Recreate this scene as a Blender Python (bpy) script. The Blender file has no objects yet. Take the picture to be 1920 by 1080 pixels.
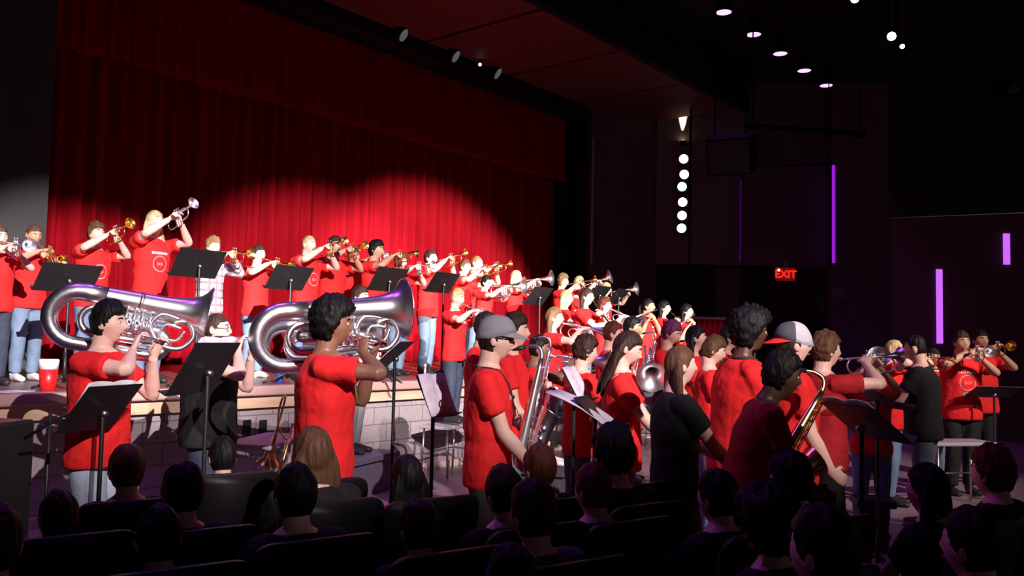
import bpy, math, random
import numpy as np
from mathutils import Vector, Matrix
random.seed(7); rng = np.random.default_rng(7)
SC = bpy.context.scene
COL = SC.collection

# ---------------------------------------------------------------- camera
CAMZ = 1.63
FOC = 1600.0
Fh = Vector((.778, .628, 0)).normalized(); Rh = Vector((Fh.y, -Fh.x, 0)); ZZ = Vector((0, 0, 1))
th = math.atan(96/1600.0); rho = .022
F = Fh*math.cos(th)+ZZ*math.sin(th); U0 = -Fh*math.sin(th)+ZZ*math.cos(th)
RR = Rh*math.cos(rho)+U0*math.sin(rho); UU = -Rh*math.sin(rho)+U0*math.cos(rho)
CAMP = Vector((0, 0, CAMZ))
cam = bpy.data.cameras.new('camera'); cam.sensor_width = 36; cam.lens = FOC/1920*36; cam.clip_end = 200; cam.clip_start = .05
camo = bpy.data.objects.new('camera', cam); COL.objects.link(camo)
m = Matrix((RR, UU, -F)).transposed().to_4x4(); m.translation = CAMP
camo.matrix_world = m; SC.camera = camo

def ray(px, py):
    return F + RR*((px-960)/FOC) - UU*((py-540)/FOC)
def W(px, py, d):
    return CAMP + ray(px, py)*d
def on_z(px, py, z):
    r = ray(px, py); return CAMP + r*((z-CAMZ)/r.z)
def on_y(px, py, y):
    r = ray(px, py); return CAMP + r*(y/r.y)
def phi_dir(phi):          # 0 = away from the camera, 90 = to the right of the picture
    a = math.radians(phi); return Fh*math.cos(a)+Rh*math.sin(a)
def phi_rot(phi):
    v = phi_dir(phi); return math.atan2(-v.x, v.y)

# ---------------------------------------------------------------- world and light
SC.view_settings.view_transform = 'Standard'; SC.view_settings.look = 'None'
SC.view_settings.exposure = 0.0; SC.view_settings.gamma = 1.0; SC.view_settings.use_curve_mapping = False
wd = bpy.data.worlds.new('dark hall'); SC.world = wd; wd.use_nodes = True
wd.node_tree.nodes['Background'].inputs[0].default_value = (.046, .033, .040, 1)
wd.node_tree.nodes['Background'].inputs[1].default_value = 1.0

def spot(name, loc, to, power, color, deg, blend=.5, rad=.12):
    l = bpy.data.lights.new(name, 'SPOT'); l.energy = power; l.color = color; l.spot_size = math.radians(deg)
    l.spot_blend = blend; l.shadow_soft_size = rad
    o = bpy.data.objects.new(name, l); COL.objects.link(o)
    o.location = loc; o.rotation_euler = (Vector(to)-Vector(loc)).to_track_quat('-Z', 'Y').to_euler(); return o
# the front of house spots behind and above the seats
WARM = (1, .93, .84)
spot('front_spot_light', (-1.5, -7.15, 7.2), (4.10, 7.84, 2.55), 25000, (1, .90, .88), 14, .5, .03)
spot('front_spot_light', (-1.5, -7.02, 7.2), (6.74, 6.69, 3.03), 30000, (1, .90, .88), 17, 0.5, .03)
spot('front_spot_light', (2.5, -7, 7.2), (10.13, 7.06, 3.27), 42000, WARM, 18, 0.5, .03)
spot('front_spot_light', (-1.5, -7.15, 7.2), (3.26, 8.13, 0.90), 8000, (1, .86, .88), 19, 0.5, .03)
spot('front_spot_light', (-0.5, -7, 7.2), (6.26, 7.50, -0.60), 7500, (1, .86, .88), 22, 0.5, .03)
spot('front_spot_light', (-.5, -6.75, 7.2), (8.21, 6.67, -0.95), 6000, (1, .84, .82), 12, .6, .03)
spot('front_spot_light', (4.5, -7, 7.2), (11.01, 7.62, -0.26), 5500, (1, .80, .80), 24, 0.6, .03)
spot('front_spot_light', (6.5, -7, 7.2), (12.75, 7.73, -1.85), 5200, (1, .80, .76), 26, 0.7, .03)
# the row of violet downlights goes on towards the seats above the top of the picture
for x_, e_ in ((1.5, 170), (3.6, 150), (6.2, 70), (8.8, 55), (11.4, 55)): spot('violet_downlight_light', (x_, 6.0, 7.4), (x_, 5.2, 0), e_, (.50, .10, 1.0), 95, .5, .12)

# ---------------------------------------------------------------- materials
MATS = {}
def mat(name, color=(.5, .5, .5), rough=.6, metal=0., noise=None, bump=0., bscale=20., stretch=(1, 1, 1), emit=None, spec=.5, sheen=0.):
    if name in MATS: return MATS[name]
    M = bpy.data.materials.new(name); M.use_nodes = True; nt = M.node_tree; b = nt.nodes['Principled BSDF']
    b.inputs['Base Color'].default_value = (*color, 1); b.inputs['Roughness'].default_value = rough
    b.inputs['Metallic'].default_value = metal; b.inputs['Specular IOR Level'].default_value = spec
    if sheen: b.inputs['Sheen Weight'].default_value = sheen
    if noise or bump:
        tc = nt.nodes.new('ShaderNodeTexCoord'); mp = nt.nodes.new('ShaderNodeMapping'); mp.inputs['Scale'].default_value = stretch
        nt.links.new(tc.outputs['Object'], mp.inputs[0])
        nz = nt.nodes.new('ShaderNodeTexNoise'); nz.inputs['Scale'].default_value = bscale; nz.inputs['Detail'].default_value = 4
        nt.links.new(mp.outputs[0], nz.inputs['Vector'])
        if noise:
            r = nt.nodes.new('ShaderNodeValToRGB'); r.color_ramp.elements[0].position = .3; r.color_ramp.elements[1].position = .7
            r.color_ramp.elements[0].color = (*noise, 1); r.color_ramp.elements[1].color = (*color, 1)
            nt.links.new(nz.outputs[0], r.inputs[0]); nt.links.new(r.outputs[0], b.inputs['Base Color'])
        if bump:
            bp = nt.nodes.new('ShaderNodeBump'); bp.inputs['Strength'].default_value = bump; bp.inputs['Distance'].default_value = .02
            nt.links.new(nz.outputs[0], bp.inputs['Height']); nt.links.new(bp.outputs[0], b.inputs['Normal'])
    if emit:
        b.inputs['Emission Color'].default_value = (*emit[0], 1); b.inputs['Emission Strength'].default_value = emit[1]
    MATS[name] = M; return M

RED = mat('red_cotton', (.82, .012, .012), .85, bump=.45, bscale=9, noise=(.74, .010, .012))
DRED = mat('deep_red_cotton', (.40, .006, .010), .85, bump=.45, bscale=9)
BLACKC = mat('black_cloth', (.006, .006, .007), .85, bump=.5, bscale=9)
GREYC = mat('grey_cloth', (.10, .10, .11), .8, bump=.5, bscale=9)
DGREEN = mat('dark_purple_cloth', (.07, .04, .11), .8, bump=.5, bscale=9)
MAROONP = mat('maroon_print_cloth', (.10, .022, .035), .85, noise=(.015, .010, .014), bscale=16, bump=.3, stretch=(1, 1, .6))
def plaid():
    M = mat('pale_plaid_cloth', (.8, .75, .78), .85); nt = M.node_tree; b = nt.nodes['Principled BSDF']
    tc = nt.nodes.new('ShaderNodeTexCoord'); sx = nt.nodes.new('ShaderNodeSeparateXYZ'); nt.links.new(tc.outputs['Object'], sx.inputs[0])
    s = []
    for k in (0, 2):
        m1 = nt.nodes.new('ShaderNodeMath'); m1.operation = 'MULTIPLY'; m1.inputs[1].default_value = 12; nt.links.new(sx.outputs[k], m1.inputs[0])
        m2 = nt.nodes.new('ShaderNodeMath'); m2.operation = 'FRACT'; nt.links.new(m1.outputs[0], m2.inputs[0])
        m3 = nt.nodes.new('ShaderNodeMath'); m3.operation = 'LESS_THAN'; m3.inputs[1].default_value = .3; nt.links.new(m2.outputs[0], m3.inputs[0]); s.append(m3)
    a = nt.nodes.new('ShaderNodeMath'); a.operation = 'MAXIMUM'; nt.links.new(s[0].outputs[0], a.inputs[0]); nt.links.new(s[1].outputs[0], a.inputs[1])
    mx = nt.nodes.new('ShaderNodeMix'); mx.data_type = 'RGBA'; mx.inputs[6].default_value = (.80, .74, .76, 1); mx.inputs[7].default_value = (.30, .20, .26, 1)
    nt.links.new(a.outputs[0], mx.inputs[0]); nt.links.new(mx.outputs[2], b.inputs['Base Color']); return M
PLAID = plaid()
JEANS = mat('blue_denim', (.16, .24, .36), .8, noise=(.10, .16, .27), bscale=5, bump=.4)
LJEANS = mat('light_denim', (.19, .27, .38), .8, noise=(.11, .17, .27), bscale=5, bump=.4)
DJEANS = mat('dark_denim', (.035, .05, .085), .8, noise=(.02, .03, .055), bscale=5, bump=.4)
WJEANS = mat('pale_blue_denim', (.62, .70, .82), .8, noise=(.42, .50, .64), bscale=5, bump=.4)
GPANTS = mat('charcoal_trousers', (.06, .055, .05), .8, noise=(.03, .03, .03), bscale=6, bump=.4)
SHOE = mat('black_shoe_leather', (.02, .02, .02), .5); WSHOE = mat('white_shoe_leather', (.7, .68, .68), .5)
SKINS = {'light': mat('light_skin', (.80, .52, .42), .5, noise=(.76, .45, .36), bscale=6), 'tan': mat('tan_skin', (.52, .29, .19), .5, noise=(.46, .25, .16), bscale=6),
         'brown': mat('brown_skin', (.26, .125, .075), .45, noise=(.22, .10, .06), bscale=6), 'dark': mat('dark_skin', (.10, .045, .028), .42, noise=(.08, .038, .024), bscale=6)}
def hairm(n, c): return mat(n+'_hair', c, .6, spec=.25, noise=tuple(x*.45 for x in c), bscale=30, bump=.9, stretch=(1, 1, .18))
HAIRS = {'black': hairm('black', (.006, .005, .005)), 'darkbrown': hairm('dark_brown', (.045, .022, .014)), 'brown': hairm('brown', (.13, .06, .03)),
         'lightbrown': hairm('light_brown', (.30, .17, .08)), 'blonde': hairm('blonde', (.66, .48, .24)), 'auburn': hairm('auburn', (.16, .035, .02)), 'purple': hairm('purple_tinted', (.20, .05, .16)), 'redblond': hairm('reddish_blond', (.14, .045, .035))}
EYEW = mat('eye_white', (.7, .68, .66), .2); IRIS = mat('dark_iris', (.02, .012, .01), .15); LIPS = mat('lip_skin', (.42, .13, .11), .45)
SILVER = mat('silver_plate', (.92, .92, .96), .31, 1.); BRASS = mat('yellow_brass', (.90, .62, .22), .24, 1.); STEEL = mat('steel_tube', (.5, .5, .52), .35, 1.)
BLACKM = mat('black_painted_metal', (.012, .012, .013), .45); BLACKP = mat('black_plastic', (.015, .015, .015), .35)
PAPER = mat('white_paper', (.78, .76, .80), .7, noise=(.70, .68, .73), bscale=30)
PRINT = mat('white_shirt_print', (.78, .70, .70), .7); FADE = mat('pale_pink_shirt_print', (.85, .22, .22), .7)
GREYCAP = mat('grey_cap_cloth', (.25, .24, .26), .85, bump=.3, bscale=12); MESHW = mat('white_cap_mesh', (.50, .50, .54), .8, bump=.4, bscale=60); REDCAP = mat('red_cap_brim', (.7, .012, .015), .7)

# ---------------------------------------------------------------- mesh helpers
class MB:
    def __init__(s): s.v = []; s.f = []; s.mi = []
    def add(s, v, f, mi=0):
        o = len(s.v); s.v.extend([tuple(x) for x in v]); s.f.extend([tuple(i+o for i in q) for q in f]); s.mi.extend([mi]*len(f))
    def loft(s, pts, rx, ry=None, ref=(1, 0, 0), n=12, mi=0, cap=True, smooth=0):
        P = np.array([tuple(p) for p in pts], float)
        rx = np.full(len(P), rx, float) if np.isscalar(rx) else np.array(rx, float)
        ry = rx.copy() if ry is None else (np.full(len(P), ry, float) if np.isscalar(ry) else np.array(ry, float))
        if smooth: P, rx, ry = cr(P, rx, ry, smooth)
        T = np.gradient(P, axis=0); T /= np.linalg.norm(T, axis=1)[:, None]+1e-12
        ref = np.array(ref, float); r0 = ref-T[0]*ref.dot(T[0])
        if np.linalg.norm(r0) < 1e-3: r0 = np.array((.03, 1, .1))-T[0]*T[0][1]
        r0 /= np.linalg.norm(r0); V = []
        a = np.linspace(0, 2*np.pi, n, endpoint=False)
        for i in range(len(P)):
            r0 = r0-T[i]*r0.dot(T[i]); r0 /= np.linalg.norm(r0)+1e-12; b0 = np.cross(T[i], r0)
            V.append(P[i]+np.outer(np.cos(a)*rx[i], r0)+np.outer(np.sin(a)*ry[i], b0))
        V = np.vstack(V); Fc = []
        for i in range(len(P)-1):
            for j in range(n):
                k = (j+1) % n; Fc.append((i*n+j, i*n+k, (i+1)*n+k, (i+1)*n+j))
        if cap: Fc.append(tuple(range(n-1, -1, -1))); Fc.append(tuple((len(P)-1)*n+j for j in range(n)))
        s.add(V, Fc, mi)
    def box(s, c, d, rot=None, mi=0):
        v = []
        for x in (-.5, .5):
            for y in (-.5, .5):
                for z in (-.5, .5):
                    p = Vector((x*d[0], y*d[1], z*d[2]))
                    if rot is not None: p = rot @ p
                    v.append(p+Vector(c))
        s.add(v, [(0, 1, 3, 2), (4, 6, 7, 5), (0, 4, 5, 1), (2, 3, 7, 6), (0, 2, 6, 4), (1, 5, 7, 3)], mi)
    def ball(s, c, r, mi=0, nu=14, nv=10, fn=None):
        r = (r, r, r) if np.isscalar(r) else r; v = []; c = Vector(c)
        for i in range(nv+1):
            t = math.pi*i/nv
            for j in range(nu):
                p = 2*math.pi*j/nu; d = Vector((math.sin(t)*math.cos(p), math.sin(t)*math.sin(p), math.cos(t)))
                q = fn(d) if fn else Vector((d.x*r[0], d.y*r[1], d.z*r[2])); v.append(q+c)
        f = [(i*nu+j, (i+1)*nu+j, (i+1)*nu+(j+1) % nu, i*nu+(j+1) % nu) for i in range(nv) for j in range(nu)]
        s.add(v, f, mi)
    def mesh(s, name, mats, smooth=True):
        me = bpy.data.meshes.new(name); me.from_pydata(s.v, [], s.f)
        for q in (mats if isinstance(mats, (list, tuple)) else [mats]): me.materials.append(q)
        if any(s.mi): me.polygons.foreach_set('material_index', s.mi)
        me.polygons.foreach_set('use_smooth', [smooth]*len(s.f)); me.update(); return me
def cr(P, rx, ry, k):
    n = len(P); out = []; 
    for i in range(n-1):
        p0 = P[max(i-1, 0)]; p1 = P[i]; p2 = P[i+1]; p3 = P[min(i+2, n-1)]
        for j in range(k):
            t = j/k; out.append((.5*((2*p1)+(-p0+p2)*t+(2*p0-5*p1+4*p2-p3)*t*t+(-p0+3*p1-3*p2+p3)*t**3), rx[i]+(rx[i+1]-rx[i])*t, ry[i]+(ry[i+1]-ry[i])*t))
    out.append((P[-1], rx[-1], ry[-1]))
    return np.array([o[0] for o in out]), np.array([o[1] for o in out]), np.array([o[2] for o in out])

def link(name, data, parent=None, mw=None, smooth_flat=False):
    o = bpy.data.objects.new(name, data); COL.objects.link(o)
    if parent is not None: o.parent = parent
    if mw is not None: o.matrix_local = mw
    return o
def tag(o, label, cat, group=None, kind=None):
    if label: o['label'] = label
    if cat: o['category'] = cat
    if group: o['group'] = group
    if kind: o['kind'] = kind
    return o
def structure(name, mb, mats, smooth=False):
    o = link(name, mb.mesh(name, mats, smooth)); o['kind'] = 'structure'; return o
def bevel(o, w, seg=3):
    b = o.modifiers.new('bevel', 'BEVEL'); b.width = w; b.segments = seg; b.limit_method = 'ANGLE'; return o
def frame(o, y, zh=(0, 0, 1)):
    y = Vector(y).normalized(); zh = Vector(zh)
    if abs(y.dot(zh)) > .999: zh = Vector((1, 0, 0))
    x = y.cross(zh).normalized(); z = x.cross(y)
    M = Matrix((x, y, z)).transposed().to_4x4(); M.translation = Vector(o); return M
PROTO = {}
def spawn(kind, mw, label, cat, group=None):
    """a thing of its own with a child for each part; meshes are shared between repeats"""
    if kind not in PROTO: PROTO[kind] = BUILD[kind]()
    root = bpy.data.objects.new(NAMES[kind], None); COL.objects.link(root); root.empty_display_size = .1
    root.matrix_world = mw; tag(root, label, cat, group); made = {}
    for key, name, me, par in PROTO[kind]:
        o = bpy.data.objects.new(name, me); COL.objects.link(o); o.parent = made[par] if par else root; made[key] = o
    return root
BUILD = {}; NAMES = {}

# ---------------------------------------------------------------- the hall
SH = 1.10            # stage height
LIPY = 7.43; CURY = 13.2; PROY = 12.2
floorM = mat('worn_pit_floor', (.34, .25, .26), .42, noise=(.26, .19, .20), bscale=1.2, bump=.05)
stageM = mat('stage_boards', (.20, .12, .10), .35, noise=(.13, .075, .06), bscale=3, stretch=(.3, 6, 1), bump=.05)
woodM = mat('pale_oak_trim', (.62, .44, .32), .45, noise=(.50, .33, .22), bscale=4, stretch=(.6, 6, 6))
noseM = mat('stage_nosing', (.42, .27, .24), .4)
darkM = mat('black_wall_paint', (.010, .009, .010), .8, noise=(.007, .006, .007), bscale=2)
mb = MB(); mb.box((10, 2.2, -.05), (34, 24, .1)); structure('floor', mb, floorM)
mb = MB(); mb.box((8.5, (LIPY+15)/2+.03, SH-.04), (21, 15-LIPY-.06, .08)); structure('floor_stage', mb, stageM)
mb = MB(); mb.box((8.5, LIPY+.02, SH-.045), (21, .16, .10)); bevel(structure('trim_1', mb, noseM), .02)
mb = MB(); mb.box((8.5, LIPY+.04, .945), (21, .06, .13)); structure('trim_2', mb, woodM)
mb = MB(); mb.box((8.5, LIPY+.05, .04), (21, .06, .08)); structure('baseboard_stage', mb, mat('pale_base', (.55, .42, .38), .6))
def brickmat():
    M = mat('ground_face_block', (.4, .33, .34), .8); nt = M.node_tree; b = nt.nodes['Principled BSDF']
    tc = nt.nodes.new('ShaderNodeTexCoord'); mp = nt.nodes.new('ShaderNodeMapping'); mp.inputs['Rotation'].default_value = (math.radians(-90), 0, 0)
    nt.links.new(tc.outputs['Object'], mp.inputs[0]); br = nt.nodes.new('ShaderNodeTexBrick'); nt.links.new(mp.outputs[0], br.inputs[0])
    br.inputs['Color1'].default_value = (.44, .37, .38, 1); br.inputs['Color2'].default_value = (.38, .32, .335, 1); br.inputs['Mortar'].default_value = (.20, .165, .18, 1)
    br.inputs['Scale'].default_value = 1; br.inputs['Brick Width'].default_value = .4; br.inputs['Row Height'].default_value = .2; br.inputs['Mortar Size'].default_value = .006
    nz = nt.nodes.new('ShaderNodeTexNoise'); nz.inputs['Scale'].default_value = 60; nt.links.new(tc.outputs['Object'], nz.inputs[0])
    mx = nt.nodes.new('ShaderNodeMix'); mx.data_type = 'RGBA'; mx.blend_type = 'MULTIPLY'; mx.inputs[0].default_value = .5
    nt.links.new(br.outputs[0], mx.inputs[6]); nt.links.new(nz.outputs[0], mx.inputs[7]); nt.links.new(mx.outputs[2], b.inputs['Base Color'])
    bp = nt.nodes.new('ShaderNodeBump'); bp.inputs['Strength'].default_value = .5; bp.inputs['Distance'].default_value = .01; bp.invert = True
    nt.links.new(br.outputs['Fac'], bp.inputs['Height']); nt.links.new(bp.outputs[0], b.inputs['Normal']); return M
mb = MB(); mb.box((8.5, LIPY+.13, .48), (21, .1, .80)); structure('wall_stage_front', mb, brickmat())
# recessed socket plates in the stage front
for px, lab in ((463, 'black cable plate on the block wall beside the man in black'), (493, 'dark power socket plate on the stage front block wall')):
    p = on_y(px, 803, LIPY+.07); mb = MB(); mb.box((p.x, LIPY+.07, p.z), (.09, .02, .17)); tag(bevel(link('socket_plate', mb.mesh('socket_plate', BLACKP, False)), .006), lab, 'socket')

def wallseg(name, a, b, z0, z1, m_, th_=.2, back=True):
    a = Vector((a[0], a[1], 0)); b = Vector((b[0], b[1], 0)); d = (b-a).normalized(); nrm = Vector((-d.y, d.x, 0))
    if nrm.dot(-a) > 0: nrm = -nrm
    mb = MB(); v = [a, b, b+nrm*th_, a+nrm*th_]
    mb.add([(p.x, p.y, z0) for p in v]+[(p.x, p.y, z1) for p in v], [(0, 1, 2, 3), (4, 7, 6, 5), (0, 4, 5, 1), (1, 5, 6, 2), (2, 6, 7, 3), (3, 7, 4, 0)])
    return structure(name, mb, m_)
def xy(px, t):
    r = ray(px, 640); r = Vector((r.x, r.y)); h = r.dot(Vector((Fh.x, Fh.y))); r = r*(t/h); return (r.x, r.y)
greyW = mat('dim_grey_wall', (.24, .215, .215), .8, noise=(.21, .19, .19), bscale=1.5)
brownW = mat('brown_wall_panel', (.16, .10, .11), .6, noise=(.13, .08, .09), bscale=1.5)
plumW = mat('plum_wall_panel', (.18, .09, .16), .6, noise=(.15, .075, .135), bscale=1.5)
wallseg('wall_left', (-4.5, -6), (-4.5, PROY), 0, 9, greyW)
wallseg('wall_proscenium_left', (-4.5, PROY), (5.0, PROY), 0, 9, mat('charcoal_wall', (.075, .07, .075), .8, noise=(.06, .056, .06), bscale=1.5))
wallseg('wall_back', (-4.5, 14.6), (19, 14.6), 0, 9, darkM)
mb = MB(); mb.box((11.4, PROY+.45, 8.25), (13.6, .8, 1.7)); structure('wall_header', mb, darkM)       # beam over the opening
mb = MB(); mb.box((18.2, PROY+.75, 4.2), (.6, .15, 8.4)); mb.box((18.6, PROY+1.3, 4.2), (.2, 2.6, 8.4)); structure('wall_masking', mb, darkM)
wallseg('wall_proscenium_right', (18.35, PROY+.05), xy(1228, 22.6), 0, 8.6, brownW)
mb = MB(); mb.loft([(18.32, PROY-.02, 3.6), (18.32, PROY-.02, 6.9)], .035, n=10); structure('trim_3', mb, mat('bright_corner_trim', (.45, .38, .36), .4))
A, B, C_, D = xy(1228, 22.5), xy(1393, 22.3), xy(1560, 22.5), xy(1672, 22.3)
wallseg('wall_right_upper', A, xy(1395, 22.5), 3.72, 7.95, greyW)
wallseg('wall_right_middle', B, C_, 3.72, 6.4, plumW, .25)
wallseg('wall_right_above', xy(1393, 22.45), xy(1560, 22.6), 6.42, 8.6, brownW, .25)
wallseg('wall_right_far', xy(1560, 22.3), D, 0, 8.6, plumW, .3)
wallseg('wall_recess', xy(1205, 24.0), xy(1575, 24.0), 0, 3.9, mat('recess_wall', (.06, .045, .04), .8))
wallseg('wall_recess_side', xy(1384, 23.4), xy(1386, 24.0), 0, 3.72, mat('recess_pier', (.16, .13, .11), .8), .6)
wallseg('wall_side', xy(1672, 16.2), xy(2150, 14.5), 0, 4.1, mat('maroon_wall', (.10, .045, .07), .7, noise=(.08, .036, .055), bscale=1.5))
wallseg('wall_side_upper', xy(1668, 16.0), xy(2150, 14.2), 4.1, 8.6, darkM)
mb = MB()
for i in range(2): mb.box((*xy((1768, 1858)[i], 16.0-.35*i), 2.05), (.03, .03, 4.1))
structure('trim_4', mb, darkM)
# the lit soffit in front of the curtain, its panels split by dark joints, and the black house ceiling
soffM = mat('reddish_ceiling_panel', (.19, .060, .055), .7, noise=(.155, .05, .045), bscale=1.2)
mb = MB()
for i in range(8):
    x0 = -1.5+i*2.7; mb.box((x0+1.34, 10.6, 7.62), (2.60, 2.9, .08))
structure('ceiling', mb, soffM)
mb = MB(); mb.box((9, 10.6, 7.72), (22, 3.0, .08)); mb.box((10, 1.5, 8.75), (34, 22, .1)); mb.box((9, 9.1, 8.2), (24, .1, 1.1)); structure('ceiling_house', mb, darkM)

mb = MB(); mb.box((-.25, -7.0, 6.66), (10.5, 1.6, .08)); mb.box((8.75, -7.1, 6.66), (7.5, 1.4, .08)); structure('trim_spot_cutoff', mb, darkM)      # unseen plate added to cut the lower edge of the front spots' light

# ---------------------------------------------------------------- curtain and valance
def velvet():
    M = mat('red_velvet', (.42, .002, .012), .85, spec=.15, noise=(.32, .002, .009), bscale=5, stretch=(3, 3, .15)); return M
def drape(name, x0, x1, y, z0, z1, sp, amp, seed, scallop=0, nz=24):
    r = np.random.default_rng(seed); n = int((x1-x0)/.035); xs = np.linspace(x0, x1, n)
    ph = np.cumsum(np.interp(xs, np.linspace(x0, x1, 40), r.uniform(.6, 1.5, 40)))*(xs[1]-xs[0])/sp*2*np.pi
    am = np.interp(xs, np.linspace(x0, x1, 45), r.uniform(.5, 1.2, 45))*amp
    ph2 = ph*2.7+r.uniform(0, 6); v = []; f = []
    for k in range(nz+1):
        t = k/nz; z = z0+(z1-z0)*t
        prof = np.sign(np.sin(ph))*np.abs(np.sin(ph))**.7
        yy = y-am*prof*(1-.35*t)-amp*.18*np.sin(ph2+t*1.5)*(1-.5*t); xx = xs+.03*np.sin(ph*.5+t*2.2)*(1-t)
        zz = z+(1-t)*scallop*np.abs(np.sin(xs*1.15+.4)) if scallop else np.full(n, z)
        v += [(a, b, c) for a, b, c in zip(xx, yy, zz)]
    for k in range(nz):
        for i in range(n-1): f.append((k*n+i, k*n+i+1, (k+1)*n+i+1, (k+1)*n+i))
    b = MB(); b.add(v, f); o = link(name, b.mesh(name, velvet()))
    s = o.modifiers.new('thickness', 'SOLIDIFY'); s.thickness = .012; return o
tag(drape('stage_curtain', 5.12, 11.5, CURY, SH+.01, 7.62, .30, .15, 3), 'long red velvet stage curtain hanging closed, left half behind the trumpets', 'curtain', None)
tag(drape('stage_curtain', 11.44, 18.0, CURY+.05, SH+.01, 7.62, .34, .15, 5), 'long red velvet stage curtain hanging closed, right half lit by a round pool of light', 'curtain', None)
tag(drape('curtain_valance', 5.0, 18.05, CURY-.32, 5.72, 7.62, .24, .06, 9, scallop=.05, nz=10), 'short dark red pleated valance across the top of the stage curtain', 'valance')

def wall_pt(px, py, A_, B_, out=.03):
    """where the line of sight meets the upright wall from A_ to B_"""
    r = ray(px, py); a = Vector((A_[0], A_[1], 0)); e = Vector((B_[0]-A_[0], B_[1]-A_[1], 0)); n = Vector((-e.y, e.x, 0)).normalized()
    t = n.dot(a)/n.dot(Vector((r.x, r.y, 0))); t -= out/abs(n.dot(Vector((r.x, r.y, 0)))); return CAMP+r*t

# ---------------------------------------------------------------- people
def sm(a, b, x):
    t = min(1, max(0, (x-a)/(b-a))); return t*t*(3-2*t)
def head_fn(d, s, grow=0.):
    """surface of a head (front = +y) for a unit direction, s = size of the head against an adult's 0.23 m"""
    x, y, z = d
    w, dp, h = .074, .094, .116
    w *= 1-.22*sm(.1, -.9, z); dp *= 1-.10*sm(0, -1, z)
    p = Vector((x*w, y*dp, z*h))
    if y < 0: p.y *= 1-.25*sm(-.2, -.9, z)
    if y > 0:
        f = sm(.2, .9, y); p.y -= .006*f*sm(.3, .9, z)
        p.y += .021*math.exp(-(x/.14)**2-((z+.14)/.13)**2)*f + .010*math.exp(-(x/.12)**2-((z-.06)/.16)**2)*f
        p.y -= .011*(math.exp(-((abs(x)-.36)/.16)**2-((z-.10)/.11)**2))*f
        p.y += .004*math.exp(-((z-.30)/.10)**2-(x/.5)**2)*f
        p.y += .006*math.exp(-(x/.25)**2-((z+.44)/.09)**2)*f + .009*math.exp(-(x/.28)**2-((z+.82)/.16)**2)*f
        p.y -= .003*math.exp(-(x/.3)**2-((z+.60)/.07)**2)*f
        p.x *= 1+.05*math.exp(-((z+.12)/.2)**2)
    if grow: p += Vector((x, y, z))*grow
    return p*s
def hairline(y, z, style):
    lo = -.62 if style in ('short', 'buzz', 'curly', 'fade', 'afro', 'wavy') else -.8
    if y < -.15: zl = lo
    elif y < .12: zl = lo+(-.12-lo)*sm(-.15, .12, y)
    elif y < .55: zl = -.12+.55*sm(.12, .55, y)
    else: zl = .43+.10*sm(.55, 1, y)
    return zl
def build_hair(style, s, seed):
    mb = MB(); r = random.Random(seed)
    th_ = {'short': .012, 'buzz': .005, 'curly': .022, 'wavy': .020, 'afro': .055, 'long': .014, 'bob': .018, 'pony': .010, 'fade': .008}[style]
    side = -1 if r.random() < .5 else 1
    k1, k2, k3 = r.uniform(0, 6), r.uniform(0, 6), r.uniform(0, 6)
    def fn(d):
        zl = hairline(d.y, d.z, style); q = sm(zl-.07, zl+.07, d.z)
        t = th_*(.55+.55*sm(-.3, .8, d.z))
        if style == 'fade': t *= .3+1.6*sm(.2, .7, d.z)
        if style in ('short', 'wavy', 'curly'):
            t *= 1+.5*sm(.3, 1, d.z)*(1+.5*math.sin(d.x*5*side+k1)); t += .004*math.sin(d.x*11+k1)*math.sin(d.y*9+k2)*sm(-.2, .4, d.z)
        if style in ('curly', 'afro'):
            a = .007 if style == 'curly' else .010
            t += a*(math.sin(d.x*17+k1)*math.sin(d.y*15+k2)*math.sin(d.z*16+k3)*1.6)
        if style == 'long' or style == 'pony': t += .002*math.sin(math.atan2(d.x, d.y)*14)
        return head_fn(d, s, t)*q + head_fn(d, s, -.012)*(1-q)
    mb.ball((0, 0, 0), 1, nu=44, nv=30, fn=fn)
    if style in ('long', 'bob'):
        L = .36 if style == 'long' else .17
        for sd in (-1, 0, 1):
            pts = [(sd*.040, -.035, .05), (sd*.062, -.055+.01*abs(sd), -.04), (sd*.070, -.062+.018*abs(sd), -.14), (sd*.066, -.070+.03*abs(sd), -.14-(L-.14)*.6), (sd*.056, -.066+.03*abs(sd), -L)]
            mb.loft([Vector(p)*s for p in pts], [.028*s, .046*s, .050*s, .046*s, .018*s], [.02*s, .030*s, .028*s, .026*s, .010*s], n=14, smooth=4)
    if style == 'pony':
        mb.ball(Vector((0, -.098, .03))*s, .022*s)
        mb.loft([Vector(p)*s for p in ((0, -.10, .035), (0, -.135, .0), (0, -.14, -.08), (0, -.125, -.17), (0, -.12, -.22))], [.014*s, .024*s, .028*s, .02*s, .006*s], n=12, smooth=4)
    return mb

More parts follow.
